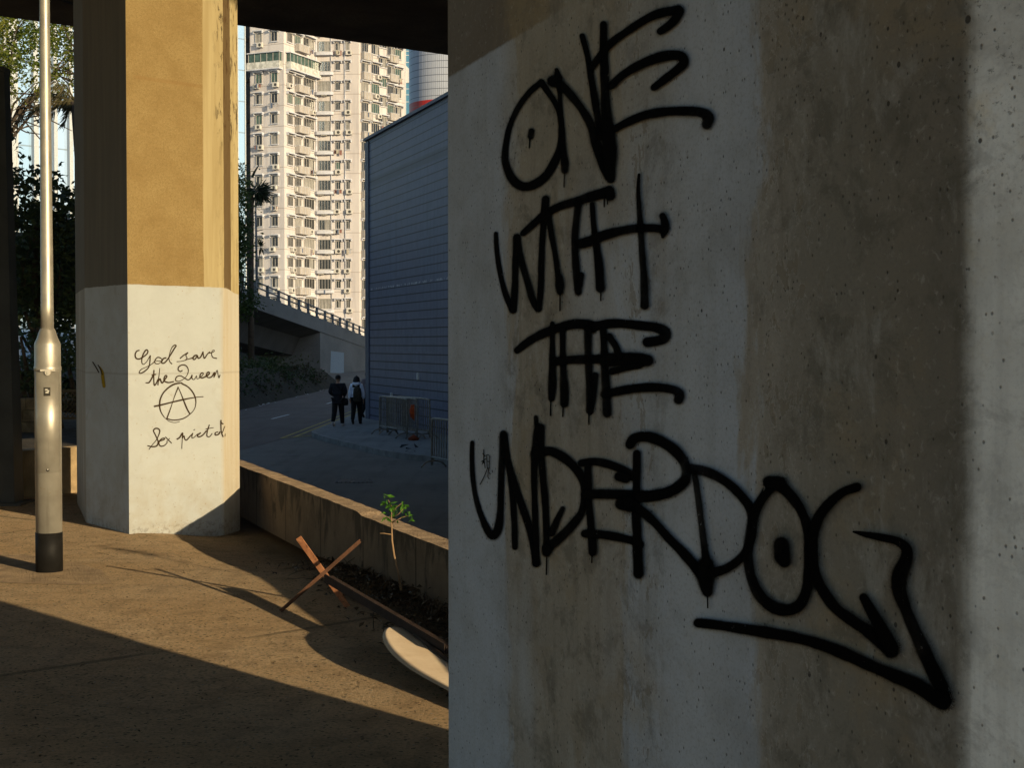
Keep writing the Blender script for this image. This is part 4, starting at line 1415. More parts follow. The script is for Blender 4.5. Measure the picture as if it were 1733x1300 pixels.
stuff(tag(mb.build('roadside_litter', plain('pale_litter', (0.55, 0.55, 0.52), 0.8)), 'pale scraps of litter along the foot of the dark hedge', 'litter'))

# ------------------------------------------------------------------ crowd barriers
M_GALV = mottled('galvanised_tube', (0.24, 0.22, 0.19), 0.3, 8, 0.6, 0.0, metal=0.2)


def barrier(L=2.5):
    root = empty('crowd_barrier', (0, 0, 0), '', 'barrier', 'crowd barriers by the blue tiled wall')
    hh, r = 1.12, 0.027
    mb = MB()
    pts = [(0, 0, 0.05), (0, 0, hh - 0.18), (0.05, 0, hh - 0.06), (0.16, 0, hh), (L - 0.16, 0, hh), (L - 0.05, 0, hh - 0.06), (L, 0, hh - 0.18), (L, 0, 0.05)]
    mb.tube([Vector(p) for p in catmull(pts, 0.08)], r, 8)
    mb.tube([(0, 0, 0.24), (L, 0, 0.24)], r * 0.9, 8)
    mb.build('frame', M_GALV, root)
    mb = MB()
    n = 16
    for i in range(1, n):
        x = L * i / n
        mb.tube([(x, 0, 0.24), (x, 0, hh - (0.04 if i in (1, n - 1) else 0))], 0.0145, 6, caps=False)
    mb.build('bars', M_GALV, root)
    for x in (0.12, L - 0.12):
        mb = MB()
        mb.tube([Vector(p) for p in catmull([(x, -0.30, 0.01), (x, -0.22, 0.10), (x, -0.1, 0.15), (x, 0.1, 0.15), (x, 0.22, 0.10), (x, 0.30, 0.01)], 0.05)], 0.02, 6)
        mb.tube([(x, 0, 0.14), (x, 0, 0.25)], 0.018, 6)
        mb.build('foot', M_GALV, root)
    return root


def put_barrier(o, p, q, label):
    d = q - p
    o.location = p
    o.rotation_euler = (0, 0, math.atan2(d.y, d.x))
    o['label'] = label
    return o


b1 = barrier(2.5)
pa, pb = onz(634, 733, PAVZ), onz(689, 743, PAVZ)
dd = (pb - pa).normalized()
nn = Vector((-dd.y, dd.x, 0))
put_barrier(b1, pb - dd * 2.5, pb, 'foremost grey crowd barrier in the row leaning by the blue tiled wall')
b2 = copy_tree(b1)
put_barrier(b2, pb - dd * 2.3 + Vector((0.16, 0.0, 0)), pb + Vector((0.19, 0.06, 0)), 'middle grey crowd barrier of the row, with an orange rag tied on it')
b3 = copy_tree(b1)
put_barrier(b3, pb - dd * 2.1 + Vector((0.36, 0.1, 0)), pb + Vector((0.37, 0.35, 0)), 'rearmost grey crowd barrier, closest to the blue tiled wall')
b4 = copy_tree(b1)
qa = onz(731, 791, ROADZ)
put_barrier(b4, qa, qa + dd * 2.5, 'lone grey crowd barrier on the road, half hidden by the big pillar')
M_ORANGE = mottled('orange_cloth', (0.55, 0.10, 0.03), 0.3, 12, 0.8, 0.0)
mb = MB()
rg = pb + Vector((0.19, 0.06, 0)) - dd * 0.10
for k in range(3):
    mb.tube([rg + Vector((0.0, -0.03, 0.95)), rg + Vector((-0.03 + 0.04 * k, -0.05, 0.80)), rg + Vector((-0.05 + 0.05 * k, -0.05, 0.60 - 0.05 * k))], [0.05, 0.065, 0.02], 7)
tag(mb.build('orange_rag', M_ORANGE), 'orange rag tied to the crowd barriers by the blue wall', 'rag')
mb = MB()
fc = onz(700, 746, PAVZ)
mb.tube([fc + Vector((-0.15, 0, 0.04)), fc + Vector((0, 0, 0.09)), fc + Vector((0.14, 0.04, 0.04))], [0.03, 0.09, 0.03], 8)
tag(mb.build('rust_sandbag', mottled('rusty_sacking', (0.22, 0.06, 0.03), 0.3, 10, 0.9, 0.2)), 'small rust red sandbag at the foot of the crowd barriers', 'sandbag')

# ------------------------------------------------------------------ people
M_SKIN = plain('skin', (0.42, 0.25, 0.17), 0.6)


def skinned(name, verts, edges, radii, mat, parent, sub=2):
    me = bpy.data.meshes.new(name)
    me.from_pydata([tuple(v) for v in verts], edges, [])
    o = bpy.data.objects.new(name, me)
    C.objects.link(o)
    m = o.modifiers.new('skin', 'SKIN')
    m.use_smooth_shade = True
    for sv, r in zip(me.skin_vertices[0].data, radii):
        sv.radius = (r, r) if not isinstance(r, tuple) else r
        sv.use_root = False
    me.skin_vertices[0].data[0].use_root = True
    s = o.modifiers.new('sub', 'SUBSURF')
    s.levels = s.render_levels = sub
    dg = bpy.context.evaluated_depsgraph_get()
    nm = bpy.data.meshes.new_from_object(o.evaluated_get(dg))
    o.modifiers.clear()
    o.data = nm
    nm.materials.clear()
    nm.materials.append(mat)
    for p in nm.polygons:
        p.use_smooth = True
    o.parent = parent
    return o


def person(loc, rz, hgt, label, jacket, trousers, hair, shoe, stride=0.12, longhair=False, arms=((0.06, -0.03), (-0.02, 0.05)), bent=(0.0, 0.0), hood=None, wide=1.0, mirror=1, hem=0.86):
    """Built facing +Y, feet on z=0, 1.72 m tall then scaled."""
    root = empty('person', loc, label, 'person', None, rz)
    k = hgt / 1.72
    V, Eg, Rd = [], [], []

    def add(p, r, par=None):
        V.append(Vector((p[0] * mirror, p[1], p[2])) * k)
        Rd.append(r * k)
        if par is not None:
            Eg.append((par, len(V) - 1))
        return len(V) - 1
    pel = add((0, 0, 0.93), 0.125)
    waist = add((0, 0.0, 1.08), 0.115, pel)
    chest = add((0, 0.0, 1.28), 0.135, waist)
    nb_ = add((0, 0, 1.42), 0.07, chest)
    nk = add((0, 0.015, 1.50), 0.052, nb_)
    h1 = add((0, 0.03, 1.575), 0.082, nk)
    add((0, 0.035, 1.655), 0.078, h1)
    hands = []
    for sg, (fy, hy), bnd in ((-1, arms[0], bent[0]), (1, arms[1], bent[1])):
        sh = add((sg * 0.175 * wide, 0, 1.385), 0.062, chest)
        el = add((sg * 0.225 * wide, fy - 0.02, 1.12 + 0.02 * bnd), 0.046, sh)
        wr = add((sg * (0.235 - 0.12 * bnd) * wide, hy + 0.03 + 0.2 * bnd, 0.89 + 0.18 * bnd), 0.031, el)
        pm = add((sg * (0.235 - 0.16 * bnd) * wide, hy + 0.05 + 0.25 * bnd, 0.82 + 0.19 * bnd), 0.034, wr)
        for q in range(4):
            f1 = add((sg * (0.235 - 0.16 * bnd) * wide, hy + 0.022 + 0.019 * q + 0.27 * bnd, 0.765 + 0.19 * bnd - 0.006 * (q in (1, 2))), 0.0095, pm)
            add((sg * (0.228 - 0.16 * bnd) * wide, hy + 0.026 + 0.019 * q + 0.28 * bnd, 0.722 + 0.19 * bnd - 0.010 * (q in (1, 2))), 0.008, f1)
        t1 = add((sg * (0.222 - 0.16 * bnd) * wide, hy + 0.095 + 0.25 * bnd, 0.80 + 0.19 * bnd), 0.011, pm)
        add((sg * (0.218 - 0.16 * bnd) * wide, hy + 0.112 + 0.25 * bnd, 0.765 + 0.19 * bnd), 0.009, t1)
    for sg in (-1, 1):
        st = stride * sg
        hp = add((sg * 0.095, 0, 0.86), 0.092, pel)
        kn_ = add((sg * 0.10, st * 0.45 + 0.03, 0.49), 0.062, hp)
        lift = 1.0 if st < -0.05 else 0.0
        an = add((sg * 0.10, st - 0.01 - 0.05 * lift, 0.10 + 0.085 * lift), 0.040, kn_)
        hl = add((sg * 0.10, st + 0.01 - 0.05 * lift, 0.05 + 0.085 * lift), 0.038, an)
        add((sg * 0.105, st + 0.14 - 0.05 * lift, 0.032), 0.030, hl)
    body = skinned('body', V, Eg, Rd, M_SKIN, root, 2)
    # face: nose and ears grown on the same head, set on it as small features
    mb = MB()
    hc = Vector((0, 0.033, 1.615)) * k
    mb.tube([hc + Vector((0, 0.07, 0.01)) * k, hc + Vector((0, 0.105, -0.012)) * k], [0.010 * k, 0.014 * k], 6)
    mb.build('nose', M_SKIN, root)
    for sg in (-1, 1):
        mb = MB()
        mb.tube([hc + Vector((sg * 0.076, -0.005, 0.02)) * k, hc + Vector((sg * 0.090, -0.012, 0.0)) * k, hc + Vector((sg * 0.080, -0.005, -0.03)) * k], [0.012 * k, 0.014 * k, 0.008 * k], 6)
        mb.build('ear', M_SKIN, root)

    def cloth(name, sel, grow, mat, extra=()):
        VV, EE, RR = [], [], []
        mp = {}
        for i in sel:
            mp[i] = len(VV)
            VV.append(V[i])
            RR.append(Rd[i] + grow * k)
        for a, b in Eg:
            if a in mp and b in mp:
                EE.append((mp[a], mp[b]))
        for (p, r, par) in extra:
            VV.append(Vector((p[0] * mirror, p[1], p[2])) * k)
            RR.append(r * k)
            EE.append((par, len(VV) - 1))
        return skinned(name, VV, EE, RR, mat, root, 2)
    nA = 7
    perarm = 4 + 10
    a0, a1 = nA, nA + perarm
    l0_, l1_ = nA + 2 * perarm, nA + 2 * perarm + 5
    cloth('jacket', [0, 1, 2, 3, a0, a0 + 1, a0 + 2, a1, a1 + 1, a1 + 2], 0.030, jacket, extra=[((0, 0, hem), 0.158, 0)])
    cloth('trousers', [0, l0_, l0_ + 1, l0_ + 2, l1_, l1_ + 1, l1_ + 2], 0.034, trousers, extra=[((-0.10, -stride - 0.05, 0.165), 0.066, 3), ((0.10, stride + 0.0, 0.075), 0.066, 6)])
    for b in (l0_, l1_):
        mb = MB()
        h_, t_ = V[b + 3], V[b + 4]
        mb.tube([h_ + Vector((0, -0.085, -0.012)) * k, h_ + Vector((0, -0.02, 0.0)) * k, (h_ + t_) / 2, t_ + Vector((0, 0.01, 0)) * k, t_ + Vector((0, 0.05, -0.005)) * k], [0.042 * k, 0.056 * k, 0.052 * k, 0.044 * k, 0.02 * k], 10)
        mb.build('shoe', shoe, root)
    # hair as a cap over the back and top of the head
    mb = MB()
    rings = []
    for i in range(7):
        t = i / 6
        z = 1.735 - 0.15 * t if not longhair else 1.745 - 0.42 * t
        rw = math.sqrt(max(0.0, 1 - (1 - min(1, t * (1.9 if not longhair else 3.2))) ** 2))
        rx = 0.093 * rw * (1.0 if not longhair else 1.12 + 0.55 * t)
        ry = 0.105 * rw * (1.0 if not longhair else 1 - 0.25 * max(0, t - 0.4))
        yo = 0.022 - 0.022 * t - (0.07 * t if longhair else 0)
        rings.append([mb.vert(Vector((rx * math.cos(2 * math.pi * j / 16) * mirror, yo + ry * math.sin(2 * math.pi * j / 16) * (1 if math.sin(2 * math.pi * j / 16) < 0 else 0.72 * (1 - t)), z)) * k) for j in range(16)])
    for a, b in zip(rings, rings[1:]):
        for j in range(16):
            mb.face([a[j], a[(j + 1) % 16], b[(j + 1) % 16], b[j]], 0, None, True)
    mb.face(rings[-1])
    mb.build('hair', hair, root)
    if hood is not None:
        mb = MB()
        mb.tube([Vector((-0.11, 0.03, 1.49)) * k, Vector((-0.10, -0.08, 1.46)) * k, Vector((0, -0.13, 1.42)) * k, Vector((0.10, -0.08, 1.46)) * k, Vector((0.11, 0.03, 1.49)) * k], [0.03 * k, 0.05 * k, 0.075 * k, 0.05 * k, 0.03 * k], 10)
        mb.build('hood', hood, root)
    return root


M_NAVY = plain('navy_black_cloth', (0.016, 0.017, 0.024), 0.9)
M_BLK = plain('black_cloth', (0.010, 0.010, 0.011), 0.9)
M_LBLUE = plain('pale_blue_cloth', (0.74, 0.80, 0.92), 0.85)
M_HAIR = plain('black_hair', (0.007, 0.006, 0.006), 0.6)
M_SHOEW = plain('pale_shoe', (0.50, 0.47, 0.46), 0.7)
M_PINK = plain('dusty_pink_cloth', (0.20, 0.16, 0.17), 0.9)
M_OLIVE = mottled('olive_bag_cloth', (0.055, 0.048, 0.035), 0.3, 20, 0.9, 0.1)
m1 = onz(572, 721.5, PAVZ)
m1.z = PAVZ + 0.004
man = person(m1, R(-6), 1.66, 'person in dark jacket and dark trousers walking away beside the yellow lines', M_NAVY, M_BLK, M_HAIR, M_SHOEW, stride=0.24, arms=((0.0, 0.04), (0.0, 0.04)), bent=(0.75, 0.75), wide=1.18)
m2 = onz(603.5, 718, PAVZ)
m2.z = PAVZ + 0.004
wom = person(m2, R(-3), 1.60, 'person in pale blue hooded top with long black hair walking away with a backpack', M_LBLUE, M_BLK, M_HAIR, M_BLK, stride=0.2, longhair=True, arms=((-0.02, -0.02), (0.03, 0.04)), hood=M_LBLUE, hem=0.97)
m3 = onz(622, 707, PAVZ)
m3.z = PAVZ + 0.004
per3 = person(m3, R(-20), 1.66, 'person in dusty pink top half hidden by the corner of the blue building', M_PINK, M_BLK, M_HAIR, M_BLK, stride=0.2, arms=((-0.05, 0.0), (0.05, 0.1)), bent=(0.2, 0.1))
mb = MB()
prof = [(0.0, 0.80), (0.13, 0.81), (0.17, 0.87), (0.175, 1.08), (0.155, 1.27), (0.075, 1.345), (0.0, 1.36)]
k = 1.60 / 1.72
ringsb = []
for r_, z in prof:
    ringsb.append([mb.vert(m2 + Vector((0.05 + 0.86 * r_ * math.cos(2 * math.pi * j / 14), -0.225 + 0.62 * r_ * math.sin(2 * math.pi * j / 14), z)) * k) for j in range(14)])
for a, b in zip(ringsb, ringsb[1:]):
    for j in range(14):
        mb.face([a[j], a[(j + 1) % 14], b[(j + 1) % 14], b[j]], 0, None, True)
for sg in (-1, 1):
    mb.tube([m2 + Vector((sg * 0.08, -0.15, 1.33)) * k, m2 + Vector((sg * 0.12, 0.0, 1.46)) * k, m2 + Vector((sg * 0.14, 0.15, 1.33)) * k], 0.018, 6)
mb.box(m2 + Vector((0.015, -0.325, 1.02)) * k, (0.19 * k, 0.04 * k, 0.16 * k))
tag(mb.build('backpack', M_OLIVE), 'dark olive backpack on the back of the long haired person', 'backpack')
mb = MB()
bc = m1 + Vector((0.235, -0.01, 0.80))
mb.tube([bc + Vector((0, 0, -0.13)), bc + Vector((0, 0, -0.11)), bc, bc + Vector((0, 0, 0.09)), bc + Vector((0, 0, 0.11))], [0.07, 0.105, 0.11, 0.09, 0.05], 10)
mb.tube([bc + Vector((0, 0.0, 0.1)), m1 + Vector((0.17, -0.17, 1.15)), m1 + Vector((-0.05, -0.19, 1.36)), m1 + Vector((-0.14, 0.02, 1.43))], 0.014, 6)
tag(mb.build('shoulder_bag', M_BLK), 'small black shoulder bag hanging at the hip of the dark jacketed person', 'bag')

# ------------------------------------------------------------------ blue tiled building
B0 = ony(620, 583, 53)
B1 = ony(738, 583, 44.6)
for p in (B0, B1):
    p.z = 0
B2 = B1 + (B1 - B0).normalized() * 14
B3 = B2 + head(60) * 18
B4 = B0 + head(66) * 30
bz = 0.5 * (ony(620, 233, 53).z + ony(738, 171, 44.6).z) - 0.1
g = G('blue_wall_tiles')
uvn = g.n('ShaderNodeUVMap').outputs[0]
sx = g.sep(uvn)
ROW, TW = 0.275, 0.155
fx = g.math('FRACT', g.math('DIVIDE', sx[0], TW))
fz = g.math('FRACT', g.math('DIVIDE', g.math('SUBTRACT', bz, sx[1]), ROW))
gx = g.step(g.math('ABSOLUTE', g.math('SUBTRACT', fx, 0.5)), 0.10, 0.05)
gz = g.step(g.math('ABSOLUTE', g.math('SUBTRACT', fz, 0.5)), 0.085, 0.05)
cell = g.n('ShaderNodeCombineXYZ')
g.put(cell.inputs[0], g.math('FLOOR', g.math('DIVIDE', sx[0], TW)))
g.put(cell.inputs[1], g.math('FLOOR', g.math('DIVIDE', sx[1], ROW)))
wn = g.n('ShaderNodeTexWhiteNoise', noise_dimensions='3D')
g.put(wn.inputs[0], cell.outputs[0])
big = g.noise(uvn, 0.35, 4, 0.6)
col = g.mix(wn.outputs[0], (0.118, 0.132, 0.196), (0.158, 0.174, 0.245))
col = g.mix(g.step(big, 0.35, 0.65, 0.0, 0.5), col, (0.165, 0.160, 0.215))
col = g.mix(g.math('MULTIPLY', gx, 0.85), col, (0.03, 0.037, 0.065))
# a darker soft band under the top courses, and a scuffed pale line lower down
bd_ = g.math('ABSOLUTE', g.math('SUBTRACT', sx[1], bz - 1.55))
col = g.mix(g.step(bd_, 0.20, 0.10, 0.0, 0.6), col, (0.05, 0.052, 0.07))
sc_ = g.math('ABSOLUTE', g.math('SUBTRACT', sx[1], 3.55))
col = g.mix(g.math('MULTIPLY', g.step(sc_, 0.05, 0.02), g.step(g.noise(uvn, 5, 4, 0.7), 0.48, 0.60)), col, (0.45, 0.45, 0.48))
stn = g.noise(g.scale(uvn, (3, 0.25, 1)), 1.0, 4, 0.6)
col = g.mix(g.step(stn, 0.5, 0.75, 0.0, 0.35), col, (0.07, 0.08, 0.11))
col = g.mix(g.math('MULTIPLY', gz, 0.94), col, (0.010, 0.012, 0.020))
M_TILE = g.out(col, 0.55, None, spec=0.2)
M_BTRIM = mottled('blue_grey_trim', (0.10, 0.11, 0.15), 0.2, 3, 0.6, 0.0)
bb = empty('tiled_building', (B0.x, B0.y, ROADZ), 'windowless low building clad in blue grey tiles behind the crowd barriers', 'building')
bl = Vector(bb.location)
mb = MB()
mb.prism([(p.x - bl.x, p.y - bl.y) for p in (B0, B1, B2, B3, B4)], [ROADZ - 0.3 - bl.z] * 5, [bz - bl.z] * 5, uvper=True)
wv_ = mb.build('tiled_wall', M_TILE, bb)
for l in wv_.data.uv_layers[0].data:
    l.uv[1] += bl.z
mb = MB()
for a, b in ((B0, B1), (B1, B2), (B4, B0)):
    d = (b - a).normalized()
    mb.bar(Vector((a.x, a.y, bz + 0.05)) - bl, Vector((b.x, b.y, bz + 0.05)) - bl, 0.20, 0.10)
mb.build('coping', M_BTRIM, bb)
d01 = (B1 - B0).normalized()
n01 = Vector((d01.y, -d01.x, 0))
for q_, wd_ in ((B0 + d01 * 0.25, 0.5),):
    mb = MB()
    p = q_ + n01 * 0.01
    mb.box(Vector((p.x, p.y, (bz + ROADZ) / 2 - 0.02)) - bl, (wd_, 0.06, bz - ROADZ - 0.05), rz=math.atan2(d01.y, d01.x))
    mb.build('corner_strip', M_BTRIM, bb)

for px, py, sx_, sz_ in ((709, 637, 0.10, 0.22), (664, 668, 0.12, 0.12)):
    p = onplane(px, py, B0, n01) + n01 * 0.03 - bl
    mb = MB()
    mb.box(p, (sx_, 0.06, sz_), rz=math.atan2(d01.y, d01.x))
    mb.box(p + n01 * 0.035, (sx_ * 0.6, 0.012, sz_ * 0.7), rz=math.atan2(d01.y, d01.x))
    mb.build('wall_fitting', M_WHITE, bb)

# ------------------------------------------------------------------ hedge, bank, flyover
M_BANK = mottled('dry_earth_bank', (0.040, 0.032, 0.021), 0.4, 1.2, 1.0, 0.6, 8, 0.1)
mb = MB()
ids = []
NB_ = 26
for i in range(NB_ + 1):
    t = i / NB_
    y = 44 + 56 * t
    r_ = []
    hgt = 1.7 - 0.6 * t
    for (dx, dz) in ((0.15, -0.02), (-0.5, 0.55), (-1.2, 1.0), (-2.4, 1.15), (-5, 1.2), (-9, 1.0), (-16, 0.6)):
        r_.append(mb.vert((lft.x - 0.15 + dx + random.uniform(-0.08, 0.08), y, ROADZ + dz * hgt + random.uniform(-0.05, 0.05))))
    ids.append(r_)
for i in range(NB_):
    for j in range(6):
        mb.face([ids[i][j], ids[i + 1][j], ids[i + 1][j + 1], ids[i][j + 1]], 0, None, True)
struct(mb.build('embankment', M_BANK))


def crown(mb, blobs, n, size, rng, m=0, flat=0.6, shell=0.55):
    """leaf-sized faces in clumps through overlapping blobs (centre, radii)"""
    wts = [b[1][0] * b[1][1] * b[1][2] for b in blobs]
    clumps = []
    for _ in range(max(8, n // 22)):
        c, r = rng.choices(blobs, wts)[0]
        d = rvec(rng)
        t = rng.uniform(shell, 1.0)
        clumps.append(Vector((c[0] + d.x * r[0] * t, c[1] + d.y * r[1] * t, c[2] + d.z * r[2] * t)))
    for _ in range(n):
        c = rng.choice(clumps)
        p = c + rvec(rng) * abs(rng.gauss(0, 1.0)) * size * 2.0
        d = rvec(rng)
        d.z = d.z * flat - 0.15
        s = size * rng.uniform(0.6, 1.3)
        leaf(mb, p, d, rvec(rng), s, s * rng.uniform(0.35, 0.6), m)


M_HEDGE = leaf_mat('hedge_leaf', (0.030, 0.052, 0.016), (0.055, 0.075, 0.024), 0.2, 1.0)
M_BRUSH = leaf_mat('dry_brush_leaf', (0.062, 0.047, 0.025), (0.045, 0.038, 0.019), 0.15, 1.0)
rg_ = random.Random(21)
hed = empty('hedge', (lft.x - 2, 60, ROADZ), 'dark green hedge covering the bank on the far side of the road', 'hedge')
hl_ = Vector(hed.location)
mb = MB()
bl_ = []
for i in range(17):
    t = i / 16
    y = 50 + 42 * t
    bl_.append(((lft.x - 1.7 - hl_.x, y - hl_.y, (1.25 - 0.45 * t)), (1.4, 2.0, 1.0)))
    bl_.append(((lft.x - 3.6 - hl_.x, y - hl_.y, (1.75 - 0.6 * t)), (1.8, 2.0, 0.9)))
bl_ += [((lft.x - 0.9 - hl_.x, 50 + 40 * i / 16 - hl_.y, 0.85 - 0.02 * i), (0.7, 1.8, 0.6)) for i in range(17)]
crown(mb, bl_, 11000, 0.22, rg_, shell=0.2)
mb.build('foliage', M_HEDGE, hed)
mb = MB()
bl_ = [((lft.x - 0.75 - hl_.x, 48 + 46 * i / 20 - hl_.y, 0.42 + 0.1 * (i % 3)), (0.5, 1.6, 0.5)) for i in range(21)]
bl_ += [((lft.x - 1.6 - hl_.x, 82 + 2.2 * i - hl_.y, 1.0), (1.2, 1.6, 0.7)) for i in range(5)]
crown(mb, bl_, 4500, 0.17, rg_, shell=0.1)
mb.build('dry_undergrowth', M_BRUSH, hed)

M_FLY = mottled('grey_flyover_concrete', (0.15, 0.158, 0.162), 0.2, 0.35, 0.9, 0.15, 4, 0.05, stretch=(1, 0.35, 1))
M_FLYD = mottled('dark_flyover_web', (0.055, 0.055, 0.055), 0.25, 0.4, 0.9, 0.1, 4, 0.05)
M_RAIL = plain('grey_rail_steel', (0.13, 0.145, 0.165), 0.6)
FA, FB = ony(428, 493, 107), ony(619.5, 570, 160)
fdir = FB - FA
fly = empty('flyover', (FA.x, FA.y, ROADZ), 'grey concrete flyover ramp with a steel railing sloping down to the right behind the hedge', 'flyover')
fl = Vector(fly.location)
f2 = Vector((fdir.x, fdir.y, 0)).normalized()
fn = Vector((f2.y, -f2.x, 0))            # toward the road


def fpt(t, side, dz):
    p = FA + fdir * t + fn * side
    p.z += dz
    return p - fl


TS = [-0.75, -0.5, -0.25, 0, 0.25, 0.5, 0.75, 1.0, 1.25, 1.5]


def sweep(sec, ts, mat, name, parent=fly, closed=True):
    mb = MB()
    rows_ = [[mb.vert(fpt(t, s_, z_)) for s_, z_ in sec] for t in ts]
    m = len(sec)
    for a, b in zip(rows_, rows_[1:]):
        for j in range(m if closed else m - 1):
            mb.face([a[j], b[j], b[(j + 1) % m], a[(j + 1) % m]])
    mb.face(rows_[0])
    mb.face(rows_[-1][::-1])
    return mb.build(name, mat, parent)


sweep([(0, 0), (0, -1.2), (-0.35, -1.2), (-0.35, 0)], TS, M_FLY, 'parapet')
sweep([(-8.2, 0), (-8.2, -1.2), (-8.5, -1.2), (-8.5, 0)], TS, M_FLY, 'parapet')
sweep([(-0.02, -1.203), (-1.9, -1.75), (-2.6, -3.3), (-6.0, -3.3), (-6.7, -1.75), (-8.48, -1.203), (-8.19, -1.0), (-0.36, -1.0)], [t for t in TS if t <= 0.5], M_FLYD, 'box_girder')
tA = 0.50
mb = MB()
ws_ = [(0.5, 0), (0.75, 0), (1.0, 0), (1.25, 0), (1.5, 0)]
for (t0, t1) in zip([0.5, 0.75, 1.0, 1.25], [0.75, 1.0, 1.25, 1.5]):
    a, b = fpt(t0, -0.06, -1.203), fpt(t1, -0.06, -1.203)
    a2, b2 = Vector((a.x, a.y, -3.0)), Vector((b.x, b.y, -3.0))
    mb.poly([a, b, b2, a2][::-1])
    c, d = fpt(t0, -8.4, -1.203), fpt(t1, -8.4, -1.203)
    mb.poly([c, d, Vector((d.x, d.y, -3)), Vector((c.x, c.y, -3))])
a, c = fpt(0.5, -0.06, -1.203), fpt(0.5, -8.4, -1.203)
mb.poly([a, c, Vector((c.x, c.y, -3)), Vector((a.x, a.y, -3))][::-1])
mb.build('abutment_wall', M_FLY, fly)
mb = MB()
pq = [onplane(x, y, FA - fn * 0.045, fn) - fl for x, y in ((559, 631), (582, 632), (582, 597), (560, 594))]
mb.poly(pq)
mb.build('painted_patch', plain('pale_blue_patch_paint', (0.22, 0.28, 0.34), 0.8), fly)['label'] = 'pale blue painted patch on the abutment wall'
railz = (0.48, 0.88)
for z_ in railz:
    mb = MB()
    for t0, t1 in zip(TS, TS[1:]):
        mb.tube([fpt(t0, -0.17, z_), fpt(t1, -0.17, z_)], 0.06, 6, caps=False)
    mb.build('rail', M_RAIL, fly)
for i in range(27):
    t = -0.5 + i * 0.0755
    mb = MB()
    a, b = fpt(t, -0.17, -0.06), fpt(t, -0.17, 0.96)
    mb.bar(a, b, 0.20, 0.28, up=(0, 1, 0))
    mb.box((a + b) / 2 + Vector((0, 0, -0.42)), (0.34, 0.42, 0.22))
    mb.build('rail_post', M_RAIL, fly)
mb = MB()
pc_ = fpt(0.10, -4.3, -3.32)
mb.prism([(pc_.x - 1.4, pc_.y - 0.6), (pc_.x + 1.4, pc_.y - 0.6), (pc_.x + 1.4, pc_.y + 0.6), (pc_.x - 1.4, pc_.y + 0.6)], -1, pc_.z)
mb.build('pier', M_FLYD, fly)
# street lamp on the ramp
sl_ = ony(435, 492, 112)
lampb = empty('street_lamp', (sl_.x, sl_.y, sl_.z - 0.9), 'thin dark street lamp standing on the flyover ramp beside the palm', 'street lamp')
hh_ = ony(433, 343, 112).z - sl_.z + 0.9
mb = MB()
mb.tube([(0, 0, 0), (-0.04, 0, hh_ * 0.6), (-0.08, 0, hh_)], [0.11, 0.085, 0.055], 8)
mb.build('pole', M_RAIL, lampb)
for sg, z_ in ((1, hh_), (1, hh_ * 0.72)):
    mb = MB()
    mb.tube([(-0.08, 0, z_ - 0.05), (0.3, -0.1, z_ + 0.03), (0.75 if z_ == hh_ else 0.5, -0.2, z_ + 0.06)], [0.04, 0.03, 0.03], 6)
    mb.build('lamp_arm', M_RAIL, lampb)
mb = MB()
mb.tube([(0.7, -0.18, hh_ + 0.06), (0.8, -0.2, hh_ + 0.06), (1.2, -0.25, hh_ + 0.07), (1.3, -0.25, hh_ + 0.07)], [0.03, 0.07, 0.06, 0.02], 8)
mb.build('lamp_head', M_RAIL, lampb)

# ------------------------------------------------------------------ residential tower
g = G('stained_cream_render')
o = g.coord('Object')
sx = g.sep(o)
n = g.noise(g.scale(o, (1, 1, 0.45)), 0.16, 5, 0.6)
st = g.noise(g.scale(o, (1.1, 1.1, 0.09)), 1.0, 5, 0.65)
col = g.mix(g.step(n, 0.35, 0.65), (0.545, 0.51, 0.50), (0.62, 0.59, 0.585))
col = g.mix(g.step(st, 0.46, 0.70, 0.0, 0.6), col, (0.38, 0.355, 0.37))
FH = 2.85
Z0 = 1.7
fz = g.math('ABSOLUTE', g.math('SUBTRACT', g.math('FRACT', g.math('DIVIDE', g.math('SUBTRACT', sx[2], Z0 - ROADZ + 0.35), FH)), 0.5))
col = g.mix(g.step(fz, 0.022, 0.010, 0.0, 0.6), col, (0.22, 0.185, 0.16))
M_CREAM = g.out(col, 0.9, None, spec=0.1)
M_FRAME = plain('window_frame_metal', (0.42, 0.40, 0.38), 0.5)
M_GLD = plain('dark_window_glass', (0.025, 0.028, 0.032), 0.12, spec=0.6)
M_GLC = mottled('curtained_window_glass', (0.30, 0.29, 0.27), 0.5, 3.0, 0.25, 0.0, stretch=(4, 4, 0.3))
M_GLG = mottled('green_window_glass', (0.075, 0.125, 0.112), 0.4, 1.5, 0.15, 0.0)
M_LEDGE = mottled('cream_ledge', (0.56, 0.57, 0.62), 0.2, 0.6, 0.9, 0.0)
M_AC = plain('air_conditioner_casing', (0.55, 0.53, 0.49), 0.6)
M_ACD = plain('air_conditioner_fan', (0.06, 0.06, 0.06), 0.7)
M_BALC = mottled('grey_slatted_balcony', (0.42, 0.39, 0.36), 0.25, 2.5, 0.9, 0.0, stretch=(6, 6, 0.4))

